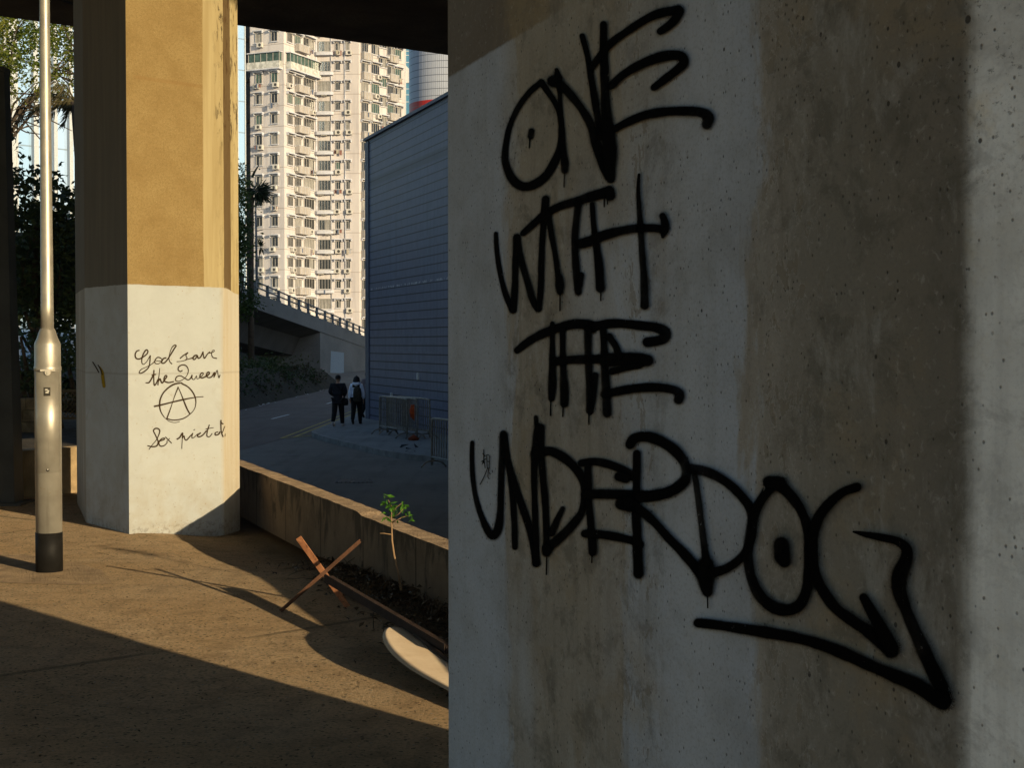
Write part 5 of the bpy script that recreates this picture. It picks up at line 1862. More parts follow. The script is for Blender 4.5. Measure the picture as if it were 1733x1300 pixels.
T1, T2 = ony(425.5, 583, 208.3), ony(482.2, 583, 206.0)
T3, T4, T5 = ony(535.8, 583, 214.0), ony(608.5, 583, 213.6), ony(612.5, 583, 214.3)
T6 = ony(685.5, 583, 221.8)
T0 = ony(418.3, 583, 211.0)
for p in (T0, T1, T2, T3, T4, T5, T6):
    p.z = 0
TTOP = Z0 + FH * 20
tw = empty('residential_tower', (T2.x, T2.y, ROADZ), 'tall sunlit cream apartment tower with window hoods, balconies and air conditioners', 'apartment tower')
tl = Vector(tw.location)
mb = MB()
mb.prism([(p.x - tl.x, p.y - tl.y) for p in (T0, T1, T2, T3, T4, T5, T6, T6 + Vector((-1.5, 20, 0)), T0 + Vector((2, 22, 0)))], -2.0, TTOP - tl.z)
mb.build('wall', M_CREAM, tw)
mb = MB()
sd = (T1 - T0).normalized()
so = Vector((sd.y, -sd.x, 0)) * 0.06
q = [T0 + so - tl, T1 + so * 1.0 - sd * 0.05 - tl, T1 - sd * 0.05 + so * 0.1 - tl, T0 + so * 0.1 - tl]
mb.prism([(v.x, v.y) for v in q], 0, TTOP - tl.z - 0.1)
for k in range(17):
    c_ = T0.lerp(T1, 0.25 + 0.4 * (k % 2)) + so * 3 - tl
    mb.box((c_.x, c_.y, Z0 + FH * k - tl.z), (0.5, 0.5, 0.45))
mb.build('side_shade_sheet', mottled('shade_dark_side', (0.045, 0.04, 0.036), 0.3, 0.5, 0.95, 0.0), tw)  # shade on the tower's narrow side laid on as a near-black sheet
mb = MB()
mb.prism([(p.x - tl.x, p.y - tl.y) for p in (T1 - Vector((1, -2, 0)), T2, T3, T4, T6, T6 + Vector((-1.5, 19, 0)), T0 + Vector((3, 20, 0)))], TTOP - tl.z, TTOP - tl.z + 1.5)
mb.build('roof_parapet', M_LEDGE, tw)
rt = random.Random(4)


def win_mesh(wd, hh, style, hood=True):
    mb = MB()
    # local: x along wall, -y out of the wall, z up; origin at sill centre
    fr = 0.07
    for (cx, cz, dx, dz) in ((0, hh - fr / 2, wd, fr), (0, fr / 2, wd, fr), (-wd / 2 + fr / 2, hh / 2, fr, hh - 2 * fr), (wd / 2 - fr / 2, hh / 2, fr, hh - 2 * fr)):
        mb.box((cx, -0.06, cz), (dx, 0.12, dz), m=0)
    nm = 1 if wd < 1.3 else 3
    for i in range(nm):
        x = -wd / 2 + wd * (i + 1) / (nm + 1)
        mb.box((x, -0.045, hh / 2), (0.05, 0.09, hh - 2 * fr), m=0)
    mb.box((0, -0.025, hh / 2), (wd - 2 * fr, 0.05, hh - 2 * fr), m=1)
    if style == 'half':
        mb.box((wd * 0.22, -0.055, hh / 2), (wd * 0.36, 0.03, hh - 2 * fr), m=3)
    mb.box((0, -0.10, -0.05), (wd + 0.16, 0.2, 0.098), m=2)
    if hood:
        mb.box((0, -0.27, hh + 0.22), (wd + 0.5, 0.54, 0.14), m=2)
        mb.box((-wd / 2 - 0.18, -0.2, hh + 0.02), (0.12, 0.4, 0.255), m=2)
        mb.box((wd / 2 + 0.18, -0.2, hh + 0.02), (0.12, 0.4, 0.255), m=2)
    return mb


STY = {'dark': M_GLD, 'curtain': M_GLC, 'green': M_GLG, 'half': M_GLD}
wcache = {}


def window_proto(wd, hh, style, hood):
    key = (wd, hh, style, hood)
    if key not in wcache:
        o = win_mesh(wd, hh, style, hood).build('window', [M_FRAME, STY[style], M_LEDGE, M_GLC])
        C.objects.unlink(o)
        wcache[key] = o
    return wcache[key]


def ac_mesh(wd=0.85):
    mb = MB()
    mb.box((0, -0.28, 0.33), (wd, 0.44, 0.62), m=0)
    n = 12
    ring = [mb.vert((0.08 + 0.22 * math.cos(2 * math.pi * i / n), -0.505, 0.33 + 0.22 * math.sin(2 * math.pi * i / n))) for i in range(n)]
    mb.face(ring, 1)
    mb.box((-0.28, -0.28, -0.02), (0.06, 0.54, 0.05), m=1)
    mb.box((0.28, -0.28, -0.02), (0.06, 0.54, 0.05), m=1)
    return mb


ac_proto = ac_mesh().build('air_conditioner', [M_AC, M_ACD])
C.objects.unlink(ac_proto)


def place(proto, a, b, x, z, par=tw):
    d = (b - a).normalized()
    o = proto.copy()
    C.objects.link(o)
    o.parent = par
    p = a + d * x
    o.location = Vector((p.x, p.y, z)) - tl
    o.rotation_euler = (0, 0, math.atan2(d.y, d.x))
    return o


jobs = []
faces = [(T1, T2, [(0.27, 0.95, 1.25, 0, True), (0.73, 0.95, 1.25, 0, True)], 17, 0),
         (T2, T3, [(0.17, 1.25, 1.25, 0, True), (0.41, 1.5, 1.2, 0, True), (0.76, 2.5, 1.35, 0, True)], 17, 0),
         (T3, T4, [(0.205, 1.55, 1.35, 0, False), (0.52, 0.62, 1.0, 0.15, True), (0.75, 0.48, 1.05, 0.15, True)], 17, 0),
         (T5, T6, [(0.07, 1.3, 1.3, 0.0, True), (0.31, 1.5, 1.3, 0.1, True), (0.475, 1.5, 1.2, 1.35, True), (0.67, 1.5, 1.2, 0.45, True), (0.82, 1.5, 1.3, 0.2, True)], 18, 0)]
for fi, (a, b, cols, nf, _) in enumerate(faces):
    L = (b - a).length
    cols = [(c_[0], c_[1] * 1.14, c_[2] * 1.12, c_[3] - 0.06, c_[4]) for c_ in cols]
    for k in range(nf):
        z = Z0 + FH * k - 0.62
        for ci, (fr, wd, hh, dz, hood) in enumerate(cols):
            if fi == 3 and ci > 0 and k < 10:
                continue
            if fi == 3 and ci == 0 and k < 1:
                continue
            if k == 14 and (fi == 0 or (fi == 1)):
                continue
            style = rt.choices(['dark', 'curtain', 'green', 'half'], [6, 1.3, 1.2 if k < 12 else 2.5, 3])[0]
            vis = wd * hh * (1.0 if fi in (0, 2) else 0.55)
            jobs.append((vis + (2 if k > 11 else 0), a, b, fr * L, z + dz, wd, hh, style, hood, fi, ci, k))
jobs.sort(key=lambda j: -j[0])
rest = MB()
for n_, (v, a, b, x, z, wd, hh, style, hood, fi, ci, k) in enumerate(jobs):
    if n_ < 99:
        place(window_proto(wd, hh, style, hood), a, b, x, z)
    else:
        w_ = win_mesh(wd, hh, style, hood)
        d = (b - a).normalized()
        p = a + d * x
        M = Matrix.Translation(Vector((p.x, p.y, z)) - tl) @ Matrix.Rotation(math.atan2(d.y, d.x), 4, 'Z')
        base_ = len(rest.v)
        rest.v += [tuple(M @ Vector(q)) for q in w_.v]
        gi = {'dark': 1, 'half': 1, 'curtain': 3, 'green': 4}[style]
        for f, m_ in zip(w_.f, w_.mi):
            rest.face([i + base_ for i in f], gi if m_ == 1 else m_)
    # air conditioners hung below some windows
    if not (fi == 3 and k < 11) and rt.random() < (0.52 if fi != 1 else 0.34) and len([1 for c in tw.children if c.name.startswith('air_cond')]) < 95:
        place(ac_proto, a, b, x + rt.choice([-1, 0, 1]) * wd * 0.3, z - 0.72)
if rest.f:
    stuff(rest.build('smaller_windows', [M_FRAME, M_GLD, M_LEDGE, M_GLC, M_GLG], tw))


def balcony_mesh(wd, dp, hh):
    mb = MB()
    mb.box((0, -dp / 2, hh / 2), (wd, dp, hh), m=0)
    mb.box((0, -dp / 2, hh + 0.03), (wd + 0.06, dp + 0.06, 0.058), m=1)
    for i in range(3):
        mb.box((-wd / 2 + wd * (i + 0.5) / 3, -dp - 0.02, hh / 2), (0.05, 0.04, hh - 0.1), m=1)
    return mb


bp1 = balcony_mesh(3.0, 0.75, 1.0).build('balcony', [M_BALC, M_LEDGE])
bp4 = balcony_mesh(1.9, 0.7, 1.05).build('balcony', [M_BALC, M_LEDGE])
mb = MB()
mb.prism([(-1.5, 0), (1.25, 0), (1.25, -0.55), (0.9, -0.75), (-1.1, -0.75), (-1.5, -0.45)][::-1], 0, 0.42)
bp3 = mb.build('balcony', [M_LEDGE])
for o_ in (bp1, bp4, bp3):
    C.objects.unlink(o_)
for k in range(17):
    if k != 14:
        place(bp1, T2, T3, 0.50 * (T3 - T2).length, Z0 + FH * k - 1.62)
    place(bp3, T3, T4, 0.215 * (T4 - T3).length, Z0 + FH * k - 1.25)
    if k > 1:
        place(bp4, T5, T6, 0.085 * (T6 - T5).length, Z0 + FH * k - 1.75)
        if k > 10:
            place(bp4, T5, T6, 0.69 * (T6 - T5).length, Z0 + FH * k - 1.25)
# laundry racks hung out under some windows
cols_ = [plain('laundry_cloth', c_, 0.9) for c_ in ((0.45, 0.45, 0.47), (0.10, 0.13, 0.20), (0.26, 0.13, 0.11), (0.42, 0.38, 0.30))]
M_ROD = plain('laundry_rod', (0.35, 0.34, 0.33), 0.5, 0.3)
racks = []
for v_ in range(4):
    mb = MB()
    for y_ in (-0.45, -0.75):
        mb.bar((-0.6, y_, 0), (0.6, y_, 0), 0.03, 0.03, m=0)
    for x_ in (-0.55, 0.55):
        mb.bar((x_, 0, 0), (x_, -0.8, 0), 0.03, 0.03, m=0)
    for i_ in range(3):
        x_ = -0.4 + 0.38 * i_ + rt.uniform(-0.08, 0.08)
        h_ = rt.uniform(0.4, 0.75)
        mb.box((x_, -0.45 - 0.3 * (i_ % 2), -h_ / 2), (rt.uniform(0.22, 0.36), 0.04, h_), m=1 + (i_ + v_) % 2)
    rk = mb.build('laundry_rack', [M_ROD, cols_[v_], cols_[(v_ + 1) % 4]])
    C.objects.unlink(rk)
    racks.append(rk)
for n_, (v, a, b, x, z, wd, hh, style, hood, fi, ci, k) in enumerate(jobs):
    if rt.random() < 0.16 and not (fi == 3 and k < 11):
        place(rt.choice(racks), a, b, x, z - 0.1)
# drain pipes
for (a, b, fr) in ((T3, T4, 0.36), (T3, T4, 0.68), (T2, T3, 0.985), (T3, T4, 0.02)):
    d = (b - a).normalized()
    p = a + d * (b - a).length * fr + Vector((d.y, -d.x, 0)) * 0.09 - tl
    mb = MB()
    mb.tube([Vector((p.x, p.y, 0)), Vector((p.x, p.y, TTOP - tl.z))], 0.075, 6)
    mb.build('drain_pipe', M_LEDGE, tw)
# glazed balconies on one floor, netted parapet below green glass
M_NET = mottled('white_netting', (0.55, 0.55, 0.52), 0.35, 2.0, 0.95, 0.0)
for (a, b, x0, x1) in ((T1, T2, 0.0, 0.97), (T2, T3, 0.05, 1.0)):
    L = (b - a).length
    wd = (x1 - x0) * L
    mb = MB()
    mb.box((0, -0.45, 0.45), (wd, 0.9, 0.95), m=0)
    mb.box((0, -0.35, 1.55), (wd * 0.94, 0.55, 1.2), m=1)
    nn_ = max(3, int(wd / 0.95))
    for i in range(nn_ + 1):
        mb.box((-wd * 0.47 + wd * 0.94 * i / nn_, -0.64, 1.55), (0.07, 0.06, 1.22), m=2)
    mb.box((0, -0.45, 2.22), (wd, 0.85, 0.13), m=3)
    mb.box((0, -0.5, -0.12), (wd, 1.0, 0.16), m=3)
    pr_ = mb.build('glazed_balcony', [M_NET, M_GLG, M_FRAME, M_LEDGE])
    C.objects.unlink(pr_)
    place(pr_, a, b, (x0 + x1) / 2 * L, Z0 + FH * 14 - 1.6)

# ------------------------------------------------------------------ glass and tiled towers behind
g = G('pale_curtain_wall_glass')
uvn = g.n('ShaderNodeUVMap').outputs[0]
sx = g.sep(uvn)
fz = g.math('FRACT', g.math('DIVIDE', sx[1], 4.1))
ln = g.step(g.math('ABSOLUTE', g.math('SUBTRACT', fz, 0.5)), 0.022, 0.012)
wn = g.n('ShaderNodeTexWhiteNoise', noise_dimensions='2D')
cell = g.n('ShaderNodeCombineXYZ')
g.put(cell.inputs[0], g.math('FLOOR', g.math('DIVIDE', sx[0], 3.6)))
g.put(wn.inputs[0], cell.outputs[0])
col = g.mix(wn.outputs[0], (0.44, 0.63, 0.82), (0.58, 0.72, 0.92))
col = g.mix(g.math('MULTIPLY', ln, 0.7), col, (0.25, 0.28, 0.30))
M_GLASS = g.out(col, 0.12, None, metal=0.3, spec=0.4)
M_MULL = plain('pale_mullion', (0.55, 0.58, 0.60), 0.5)
q0, q1, q2 = ony(-120, 583, 140), ony(150, 583, 152), ony(165, 583, 156)
for p in (q0, q1, q2):
    p.z = 0
gt = empty('glass_tower', (q1.x, q1.y, ROADZ), 'pale blue mirrored glass office tower seen through the trees on the left', 'office tower')
gl_ = Vector(gt.location)
mb = MB()
mb.prism([(p.x - gl_.x, p.y - gl_.y) for p in (q0, q1, q2, q2 + Vector((-4, 16, 0)), q0 + Vector((-6, 20, 0)))], -1, 75, uvper=True)
mb.build('curtain_wall', M_GLASS, gt)
for (px, wd) in ((8, 0.3), (17, 0.3), (22, 0.5), (28, 0.22), (60, 0.5), (93, 0.4), (119, 0.4)):
    a, b = q0, q1
    d = (b - a).normalized()
    n_ = Vector((d.y, -d.x, 0))
    p = onplane(px, 583, a, n_) + n_ * 0.25 - gl_
    mb = MB()
    mb.box((p.x, p.y, 36), (wd, 0.6, 75), rz=math.atan2(d.y, d.x))
    mb.build('mullion', M_MULL, gt)

k0, k1 = ony(300, 583, 189), ony(417.6, 583, 196)
for p in (k0, k1):
    p.z = 0
gk = empty('glass_block', (k0.x, k0.y, ROADZ), 'narrow strip of pale glass office block between the sunlit pillar and the cream tower', 'office tower')
gl_ = Vector(gk.location)
mb = MB()
mb.prism([(p.x - gl_.x, p.y - gl_.y) for p in (k0, k1, k1 + Vector((-3.2, 10, 0)), k0 + Vector((-3, 10, 0)))], -1, 75, uvper=True)
mb.build('curtain_wall', M_GLASS, gk)
kd_ = (k1 - k0).normalized()
for px in (404, 416.6):
    p = onplane(px, 583, k0, Vector((kd_.y, -kd_.x, 0))) + Vector((kd_.y, -kd_.x, 0)) * 0.06 - gl_
    mb = MB()
    mb.box((p.x, p.y, 36), (0.14, 0.1, 75), rz=math.atan2(kd_.y, kd_.x))
    mb.build('mullion', M_MULL, gk)

g = G('grey_panel_cladding')
uvn = g.n('ShaderNodeUVMap').outputs[0]
sx = g.sep(uvn)
fx = g.math('ABSOLUTE', g.math('SUBTRACT', g.math('FRACT', g.math('MULTIPLY', sx[0], 118.0)), 0.5))
fz = g.math('ABSOLUTE', g.math('SUBTRACT', g.math('FRACT', g.math('DIVIDE', sx[1], 1.22)), 0.5))
col = g.mix(g.noise(uvn, 0.5, 3, 0.5), (0.40, 0.44, 0.52), (0.46, 0.50, 0.58))
col = g.mix(g.step(fx, 0.16, 0.08, 0.0, 0.5), col, (0.10, 0.11, 0.14))
col = g.mix(g.step(fz, 0.07, 0.04, 0.0, 0.75), col, (0.08, 0.09, 0.12))
rc = ony(762, 583, 270)
rrad = (ony(762, 583, 270) - ony(693.2, 583, 270)).length
zr = ony(740, 165, 263).z
red = g.step(g.math('ABSOLUTE', g.math('SUBTRACT', sx[1], zr - 1.1)), 0.86, 0.80)
col = g.mix(red, col, (0.50, 0.03, 0.02))
mid = g.step(g.math('ABSOLUTE', g.math('SUBTRACT', sx[1], zr - 1.15)), 0.10, 0.05)
col = g.mix(mid, col, (0.35, 0.10, 0.06))
M_PANEL = g.out(col, 0.45, None, spec=0.4)
ct = empty('round_tower', (rc.x, rc.y, ROADZ), 'grey round panelled tower with a red band rising behind the blue tiled building', 'office tower')
mb = MB()
ns = 64
for i in range(ns):
    a0_, a1_ = 2 * math.pi * i / ns, 2 * math.pi * (i + 1) / ns
    p = [(rrad * math.cos(a0_), rrad * math.sin(a0_)), (rrad * math.cos(a1_), rrad * math.sin(a1_))]
    z0_, z1_ = -1.0, 78.0
    mb.poly([(p[0][0], p[0][1], z0_), (p[1][0], p[1][1], z0_), (p[1][0], p[1][1], z1_), (p[0][0], p[0][1], z1_)], 0,
            [(i / ns, z0_ + ROADZ), ((i + 1) / ns, z0_ + ROADZ), ((i + 1) / ns, z1_ + ROADZ), (i / ns, z1_ + ROADZ)], True)
mb.poly([(rrad * math.cos(2 * math.pi * i / ns), rrad * math.sin(2 * math.pi * i / ns), 78.0) for i in range(ns)])
mb.build('cladding', M_PANEL, ct)

M_BGL = plain('blue_office_glass', (0.10, 0.27, 0.42), 0.35, 0.1)
M_WCL = plain('white_office_cladding', (0.66, 0.66, 0.66), 0.7)
s0, s1 = ony(676, 583, 300), ony(706, 583, 300)
ot = empty('office_block', (s0.x, s0.y, ROADZ), 'narrow blue glazed office block with white cladding between the cream tower and the round tower', 'office tower')
ol = Vector(ot.location)
mb = MB()
mb.prism([(0, 0), (s1.x - s0.x, 0), (s1.x - s0.x, 15), (0, 15)], -1, 80)
mb.build('glazing', M_BGL, ot)
for (z0_, z1_, px0, px1) in ((0, 90, 676, 688), ):
    a, b = ony(px0, 583, 300), ony(px1, 583, 300)
    mb = MB()
    mb.box(((a.x + b.x) / 2 - ol.x, -0.3, 40), (b.x - a.x, 0.58, 80))
    mb.build('cladding_strip', M_WCL, ot)
for (py0, py1) in ((129, 140),):
    za, zb = ony(690, py0, 300).z - ol.z, ony(690, py1, 300).z - ol.z
    mb = MB()
    mb.prism([(1.2, -0.25), (s1.x - s0.x, -0.25), (s1.x - s0.x, -0.004), (1.2, -0.004)], [zb, zb, zb, zb], [za + 2.4, za, za, za + 2.4])
    mb.build('cladding_band', M_WCL, ot)
for py in (86, 93, 105, 120, 150, 160, 172):
    mb = MB()
    z_ = ony(690, py, 300).z - ol.z
    mb.box(((s1.x - s0.x) / 2 + 0.6, -0.03, z_), (s1.x - s0.x - 1.3, 0.05, 0.12))
    mb.build('glazing_bar', M_WCL, ot)

# ------------------------------------------------------------------ added blocks out of view to the right, put in to shade the street
M_GREYB = mottled('shade_block_render', (0.34, 0.33, 0.31), 0.2, 0.4, 0.9, 0.1, 3)
M_GREYG = plain('shade_block_glass', (0.03, 0.035, 0.04), 0.15, spec=0.6)


def shade_block(name, label, p_from, p_to, q_near, depth, height, cat='building'):
    QD = -head(SUN_H)                     # away from the sun
    a = PD * p_from - QD * q_near
    b = PD * p_to - QD * q_near
    root = empty(name, (a.x, a.y, ROADZ), label, cat)
    r0 = Vector(root.location)
    q = [a, a - QD * depth, b - QD * depth, b]
    q = [Vector((v.x - r0.x, v.y - r0.y, 0)) for v in q]
    mb = MB()
    mb.prism([(v.x, v.y) for v in q], -1.0, height)
    mb.build('wall', M_GREYB, root)  # body of the added, unseen shade block
    L = (q[3] - q[0]).length
    d = (q[3] - q[0]).normalized()
    out = Vector((QD.x, QD.y, 0)).normalized()
    fl_ = int(height / 3.2)
    for f in range(fl_):
        mb = MB()
        nwin = max(2, int(L / 3.4))
        for i in range(nwin):
            p = q[0] + d * (L * (i + 0.5) / nwin) + out * 0.03
            mb.box((p.x, p.y, 1.9 + 3.2 * f), (1.7, 0.06, 1.5), rz=math.atan2(d.y, d.x))
        mb.build('shade_block_window_row', M_GREYG, root)
    mb = MB()
    mb.bar(q[0] + Vector((0, 0, height + 0.2)) + out * 0.1, q[3] + Vector((0, 0, height + 0.2)) + out * 0.1, 0.4, 0.4)
    mb.build('shade_block_roof_edge', M_GREYB, root)
    return root


shade_block('low_shade_block', 'long low grey block added unseen to the right to shade the near road', 9.25, 33, 6.5, 9, 8.6)
shade_block('tall_shade_slab', 'tall grey slab added unseen far to the right to shade the street and flyover', 24.5, 100, 22, 14, 34)

# ------------------------------------------------------------------ trees
M_BARK = mottled('tree_bark', (0.075, 0.058, 0.042), 0.35, 4, 0.95, 0.5, 20, 0.03)
M_LEAFL = leaf_mat('sunlit_tree_leaf', (0.10, 0.15, 0.022), (0.21, 0.22, 0.035), 0.45, 0.8)
M_LEAFD = leaf_mat('dark_tree_leaf', (0.042, 0.068, 0.030), (0.07, 0.10, 0.042), 0.3, 0.8)


def tree(name, loc, label, height, r0_, limbs, blobs, n, size, mat, seed, twig=0, cat='tree', group=None):
    root = empty(name, loc, label, cat, group)
    rg = random.Random(seed)
    mb = MB()
    mb.tube([(0, 0, -0.3), (0.05 * height * 0.1, 0, height * 0.3), (rg.uniform(-.2, .2), 0.1, height * 0.62), (rg.uniform(-.3, .3), 0.2, height * 0.9)], [r0_, r0_ * 0.8, r0_ * 0.55, r0_ * 0.2], 10)
    for (z0_, tip_) in limbs:
        t = Vector(tip_)
        s_ = Vector((0, 0, z0_))
        m_ = s_.lerp(t, 0.5) + Vector((rg.uniform(-.3, .3), rg.uniform(-.3, .3), 0.1 * (t - s_).length))
        m2_ = m_.lerp(t, 0.5) + Vector((rg.uniform(-.25, .25), rg.uniform(-.2, .2), rg.uniform(-0.1, 0.25)))
        mb.tube([s_, m_, m2_, t], [r0_ * 0.24, r0_ * 0.16, r0_ * 0.10, r0_ * 0.04], 6)
        for _ in range(twig):
            a = m_.lerp(t, rg.random())
            b = a + rvec(rg) * rg.uniform(0.6, 1.4)
            mb.tube([a, a.lerp(b, 0.5) + rvec(rg) * 0.12, b], [r0_ * 0.08, r0_ * 0.06, r0_ * 0.03], 4)
    mb.build('trunk', M_BARK, root)
    mb = MB()
    crown(mb, blobs, n, size, rg)
    mb.build('crown', mat, root)
    return root


def blob(px, py, d, rx, ry, rz, loc):
    p = ony(px, py, d) - Vector(loc)
    return (tuple(p), (rx, ry, rz))


# spreading tree whose sunlit crown hangs into the top left corner
L1 = (ony(-60, 583, 40).x, 40.0, 0.0)
bl = [blob(5, 70, 39, 0.9, 1.5, 0.7, L1), blob(40, 110, 39, 0.9, 1.2, 0.55, L1), blob(95, 75, 40, 0.75, 1.2, 0.5, L1), blob(115, 100, 40, 0.7, 1.2, 0.5, L1), blob(85, 130, 39, 0.8, 1.2, 0.5, L1), blob(20, 140, 39, 0.6, 1.0, 0.45, L1),
      blob(-40, 60, 40, 1.6, 2.0, 1.2, L1), blob(-60, 140, 40, 1.6, 2.0, 1.2, L1), blob(60, 20, 40, 2.0, 2.0, 0.8, L1), blob(140, 60, 40, 1.2, 1.5, 0.9, L1), blob(180, 110, 40, 1.2, 1.5, 0.9, L1), blob(110, 165, 39, 0.5, 0.8, 0.25, L1)]
lm = [(5.0, tuple(ony(px, py, 39.5) - Vector(L1))) for px, py in ((10, 75), (60, 140), (110, 120), (120, 80), (-60, 90), (150, 70), (105, 165), (30, 45))]
tree('spreading_tree', L1, 'tree with airy sunlit yellow green foliage hanging in the top left corner', 9.5, 0.28, lm, bl, 13000, 0.12, M_LEAFL, 31, twig=9)
# dark tree below it
L2 = (ony(75, 583, 27).x, 27.0, 0.0)
bl = [blob(50, 300, 27, 0.35, 0.8, 0.25, L2), blob(40, 350, 27, 0.55, 1.0, 0.5, L2), blob(95, 350, 27, 0.5, 1.0, 0.4, L2), blob(60, 420, 27, 0.8, 1.2, 0.6, L2), blob(110, 440, 27, 0.6, 1.0, 0.7, L2), blob(30, 470, 27, 0.6, 1.0, 0.6, L2),
      blob(70, 520, 27, 0.8, 1.0, 0.5, L2), blob(110, 560, 27, 0.5, 1.0, 0.5, L2), blob(-20, 400, 27, 0.9, 1.2, 1.2, L2), blob(150, 430, 27, 0.8, 1.2, 1.2, L2), blob(30, 540, 27, 0.35, 0.7, 0.2, L2), blob(10, 330, 27, 0.5, 1, 0.4, L2), blob(20, 255, 27, 0.35, 0.6, 0.3, L2)]
lm = [(1.2, tuple(ony(px, py, 27) - Vector(L2))) for px, py in ((40, 330), (105, 340), (70, 400), (120, 470), (30, 430))]
tree('dark_leafy_tree', L2, 'dense dark leafy tree in shade behind the lamp post and the left pillar', 4.6, 0.16, lm, bl, 6800, 0.15, M_LEAFD, 32, twig=6)
# bushes closer to the ground
L3 = (ony(100, 583, 25).x, 24.2, 0.0)
bl = [blob(115, 600, 24.5, 0.5, 0.6, 0.35, L3), blob(75, 640, 24.5, 0.55, 0.6, 0.25, L3), blob(30, 650, 24.5, 0.35, 0.5, 0.16, L3), blob(160, 620, 24.5, 0.6, 0.6, 0.5, L3), blob(-10, 640, 24.5, 0.5, 0.6, 0.3, L3)]
root = empty('shrub', L3, 'low dark shrub growing above the stone wall behind the lamp post', 'shrub')
rg = random.Random(33)
mb = MB()
crown(mb, bl, 1500, 0.11, rg, shell=0.2)
mb.build('foliage', M_LEAFD, root)
mb = MB()
for px, py in ((25, 590), (35, 570), (70, 600), (110, 590), (20, 620)):
    t = ony(px, py, 24.6) - Vector(L3)
    mb.tube([(t.x + 0.35, 0.3, 0.2), (t.x + 0.15, 0.3, t.z * 0.6), tuple(t)], [0.06, 0.045, 0.02], 6)
mb.build('stems', M_BARK, root)
M_STONE = mottled('rough_stone_wall', (0.17, 0.145, 0.10), 0.45, 4.5, 0.95, 0.6, 8, 0.05)
mb = MB()
a, b = ony(-60, 583, 23.4), ony(68, 583, 23.4)
zt, zb_ = ony(30, 674, 23.4).z, -0.2
for i in range(16):
    for j in range(5):
        wdx = (b.x - a.x) / 16
        hz = (zt - zb_) / 5
        x = a.x + wdx * (i + 0.5 + 0.25 * (j % 2))
        mb.box((x, 23.5 + random.uniform(-.02, .02), zb_ + hz * (j + 0.5)), (wdx * 0.96, 0.3, hz * 0.94))
tag(mb.build('stone_wall', M_STONE), 'rough tan stone retaining wall in shade behind the lamp post', 'wall')
M_LATT = plain('weathered_lattice_wood', (0.11, 0.09, 0.06), 0.9)
la, lb_ = ony(92, 583, 24.0), ony(185, 583, 24.0)
zt, zb_ = ony(110, 664, 24).z, ony(110, 706, 24).z
lat = empty('lattice_fence', (la.x, 24.0, zb_), 'dark diamond lattice fence panel between the lamp post and the left pillar', 'fence')
LW_, LH_ = lb_.x - la.x, zt - zb_
mb = MB()
n_ = int((LW_ + LH_) / 0.075)
for i in range(n_):
    s_ = i * 0.075 - LH_
    x0_, x1_ = max(0, s_), min(LW_, s_ + LH_)
    if x1_ - x0_ > 0.02:
        mb.bar((x0_, 0, x0_ - s_), (x1_, 0, x1_ - s_), 0.012, 0.02, up=(0, 1, 0))
        mb.bar((x0_, 0.014, LH_ - (x0_ - s_)), (x1_, 0.014, LH_ - (x1_ - s_)), 0.012, 0.02, up=(0, 1, 0))
mb.build('lattice', M_LATT, lat)
mb = MB()
mb.bar((0, 0, LH_ + 0.022), (LW_, 0, LH_ + 0.022), 0.06, 0.04)
mb.bar((0, 0, -0.022), (LW_, 0, -0.022), 0.06, 0.04)
for x in (-0.03, LW_ + 0.03):
    mb.bar((x, 0, -zb_ - 0.1), (x, 0, LH_ + 0.05), 0.06, 0.06, up=(0, 1, 0))
mb.build('frame', M_LATT, lat)
# broad trees further back that close the gaps near the ground
L4 = (ony(60, 583, 60).x, 60.0, -0.5)
bl = [blob(90, 480, 60, 2.2, 2, 1.6, L4), blob(30, 480, 60, 1.8, 2, 1.8, L4), blob(110, 560, 60, 1.6, 2, 1.0, L4), blob(150, 430, 60, 2, 2, 2, L4), blob(-20, 480, 60, 2, 2, 2, L4), blob(95, 630, 60, 2.2, 2, 0.9, L4), blob(30, 640, 60, 1.5, 2, 0.6, L4), blob(70, 400, 60, 1.8, 2, 0.9, L4)]
lm = [(1.5, tuple(ony(px, py, 60) - Vector(L4))) for px, py in ((30, 450), (90, 430), (130, 470), (-10, 470))]
tree('broad_tree', L4, 'broad dark tree far behind the lamp post, closing the view under the viaduct', 5.0, 0.3, lm, bl, 4200, 0.34, M_LEAFD, 34)

# palm and leafy tree by the flyover
pt0 = ony(423.5, 495, 98)
palm = empty('fan_palm', (pt0.x, pt0.y, ROADZ), 'tall dark fan palm in front of the cream tower beside the flyover', 'palm')
pl = Vector(palm.location)
cz_ = ony(425, 322, 98)
mb = MB()
mb.tube([(0.02, 0, 0), (0.05, 0, 6), Vector((cz_.x, cz_.y, cz_.z)) - pl], [0.24, 0.19, 0.17], 9)
mb.build('trunk', M_BARK, palm)
rg = random.Random(41)


def fan(mb, c, direction, L, spread=1.9, nl=17, droop=0.25):
    d = Vector(direction).normalized()
    s_ = d.cross(Vector((0, 0, 1)))
    if s_.length < 0.1:
        s_ = Vector((1, 0, 0))
    s_.normalize()
    u_ = s_.cross(d)
    pts0 = c + d * L * 0.45
    mb.tube([c, pts0], [0.03, 0.02], 4)
    for i in range(nl):
        a = (i / (nl - 1) - 0.5) * 2 * spread / 1.0
        dd_ = d * math.cos(a) + (s_ * 0.55 + u_ * 0.83) * math.sin(a)
        dd_.z -= droop * abs(math.sin(a)) * 0.5 + 0.1
        leaf(mb, pts0, dd_, u_ + rvec(rg) * 0.3, L * 0.62 * rg.uniform(0.85, 1.1), 0.13, 0, 0.1)


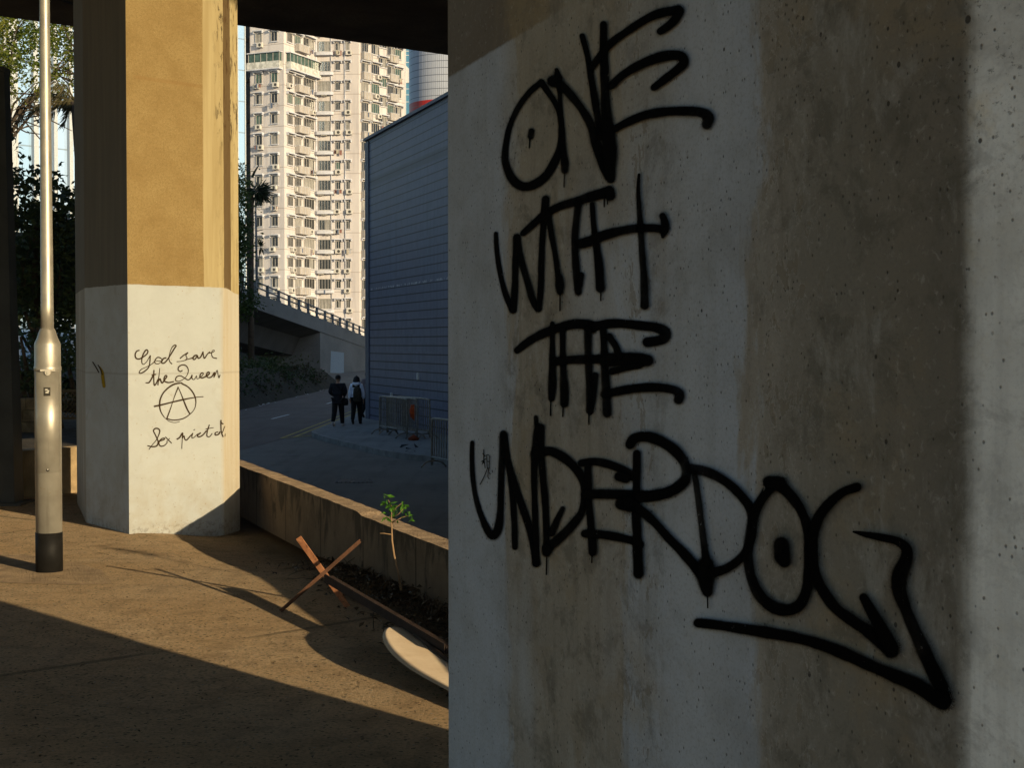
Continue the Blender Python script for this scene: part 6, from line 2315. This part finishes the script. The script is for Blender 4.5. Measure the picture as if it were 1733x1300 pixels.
mb = MB()
cc = Vector((cz_.x, cz_.y, cz_.z)) - pl
cc2 = ony(434, 322, 98) - pl
for i in range(300):
    d = rvec(rg)
    if d.z > 0.75 or (d.x < -0.2 and rg.random() < 0.4):
        continue
    L = rg.uniform(0.8, 1.35)
    c0_ = cc2 + d * rg.uniform(0.0, 0.25) + Vector((rg.uniform(-0.2, 0.2), 0, 0))
    leaf(mb, c0_, d + Vector((0.15, 0, -0.25)), rvec(rg), L, 0.10, 0, 0.1)
mb.tube([cc - Vector((0, 0, 0.3)), cc2], [0.14, 0.08], 6)
c2_ = ony(428, 416, 98) - pl
fan(mb, c2_, (0.9, -0.2, -0.1), 1.2)
fan(mb, c2_, (-0.8, -0.2, 0.1), 1.2)
c3_ = ony(427, 300, 98) - pl
mb.tube([c3_, ony(430, 292, 98) - pl, ony(438, 279, 98) - pl], [0.09, 0.08, 0.03], 6)
mb.build('fronds', leaf_mat('palm_leaf', (0.022, 0.034, 0.018), (0.035, 0.05, 0.025), 0.15, 1.0), palm)

L5 = (ony(398, 583, 92).x, 92.0, ROADZ)
bl = [blob(405, 300, 92, 0.5, 0.8, 0.9, L5), blob(408, 340, 92, 0.55, 0.8, 0.8, L5), blob(402, 390, 92, 0.8, 1.0, 1.0, L5), blob(412, 420, 92, 0.4, 0.7, 0.6, L5), blob(404, 450, 92, 0.7, 1, 0.9, L5), blob(415, 490, 92, 0.6, 0.8, 0.6, L5), blob(430, 512, 92, 0.5, 0.7, 0.3, L5), blob(410, 520, 92, 0.8, 0.9, 0.5, L5), blob(392, 340, 92, 0.6, 0.8, 1.2, L5), blob(392, 430, 92, 0.6, 0.8, 1.2, L5)]
lm = [(3.0, tuple(ony(px, py, 92) - Vector(L5))) for px, py in ((405, 310), (408, 380), (412, 440), (380, 350), (420, 500))]
tree('leafy_tree', L5, 'green leafy tree squeezed between the sunlit pillar and the fan palm', 11.5, 0.25, lm, bl, 5200, 0.24, leaf_mat('green_tree_leaf', (0.035, 0.065, 0.018), (0.075, 0.115, 0.03), 0.3, 0.7), 35)

# palm crown hanging among the spreading tree
pf = ony(70, 160, 36)
fpm = empty('feathery_palm', (ony(150, 583, 36).x, 36, 0), 'drooping palm fronds silhouetted beneath the sunlit foliage at top left', 'palm')
fl0 = Vector(fpm.location)
mb = MB()
cpt = ony(128, 172, 36) - fl0
mb.tube([(0, 0, 0), (-0.05, 0, 4), cpt], [0.16, 0.13, 0.12], 8)
mb.build('trunk', M_BARK, fpm)
mb = MB()
for (px, py) in ((90, 160), (60, 178), (75, 200), (40, 165), (110, 205), (95, 140), (38, 195)):
    t = ony(px, py, 36 + rg.uniform(-.4, .4)) - fl0
    m_ = cpt.lerp(t, 0.5) + Vector((0, 0, 0.18))
    mb.tube([cpt, m_, t], [0.025, 0.02, 0.008], 5)
    for i in range(26):
        s_ = i / 25
        p = (cpt.lerp(m_, s_ * 2) if s_ < 0.5 else m_.lerp(t, s_ * 2 - 1))
        for sg in (-1, 1):
            d = Vector((-0.5, sg * 0.5, -0.75)) + rvec(rg) * 0.25
            leaf(mb, p, d, rvec(rg), rg.uniform(0.22, 0.4), 0.035, 0, 0.1)
mb.build('fronds', leaf_mat('dry_palm_leaf', (0.06, 0.055, 0.025), (0.10, 0.085, 0.035), 0.2, 1.0), fpm)
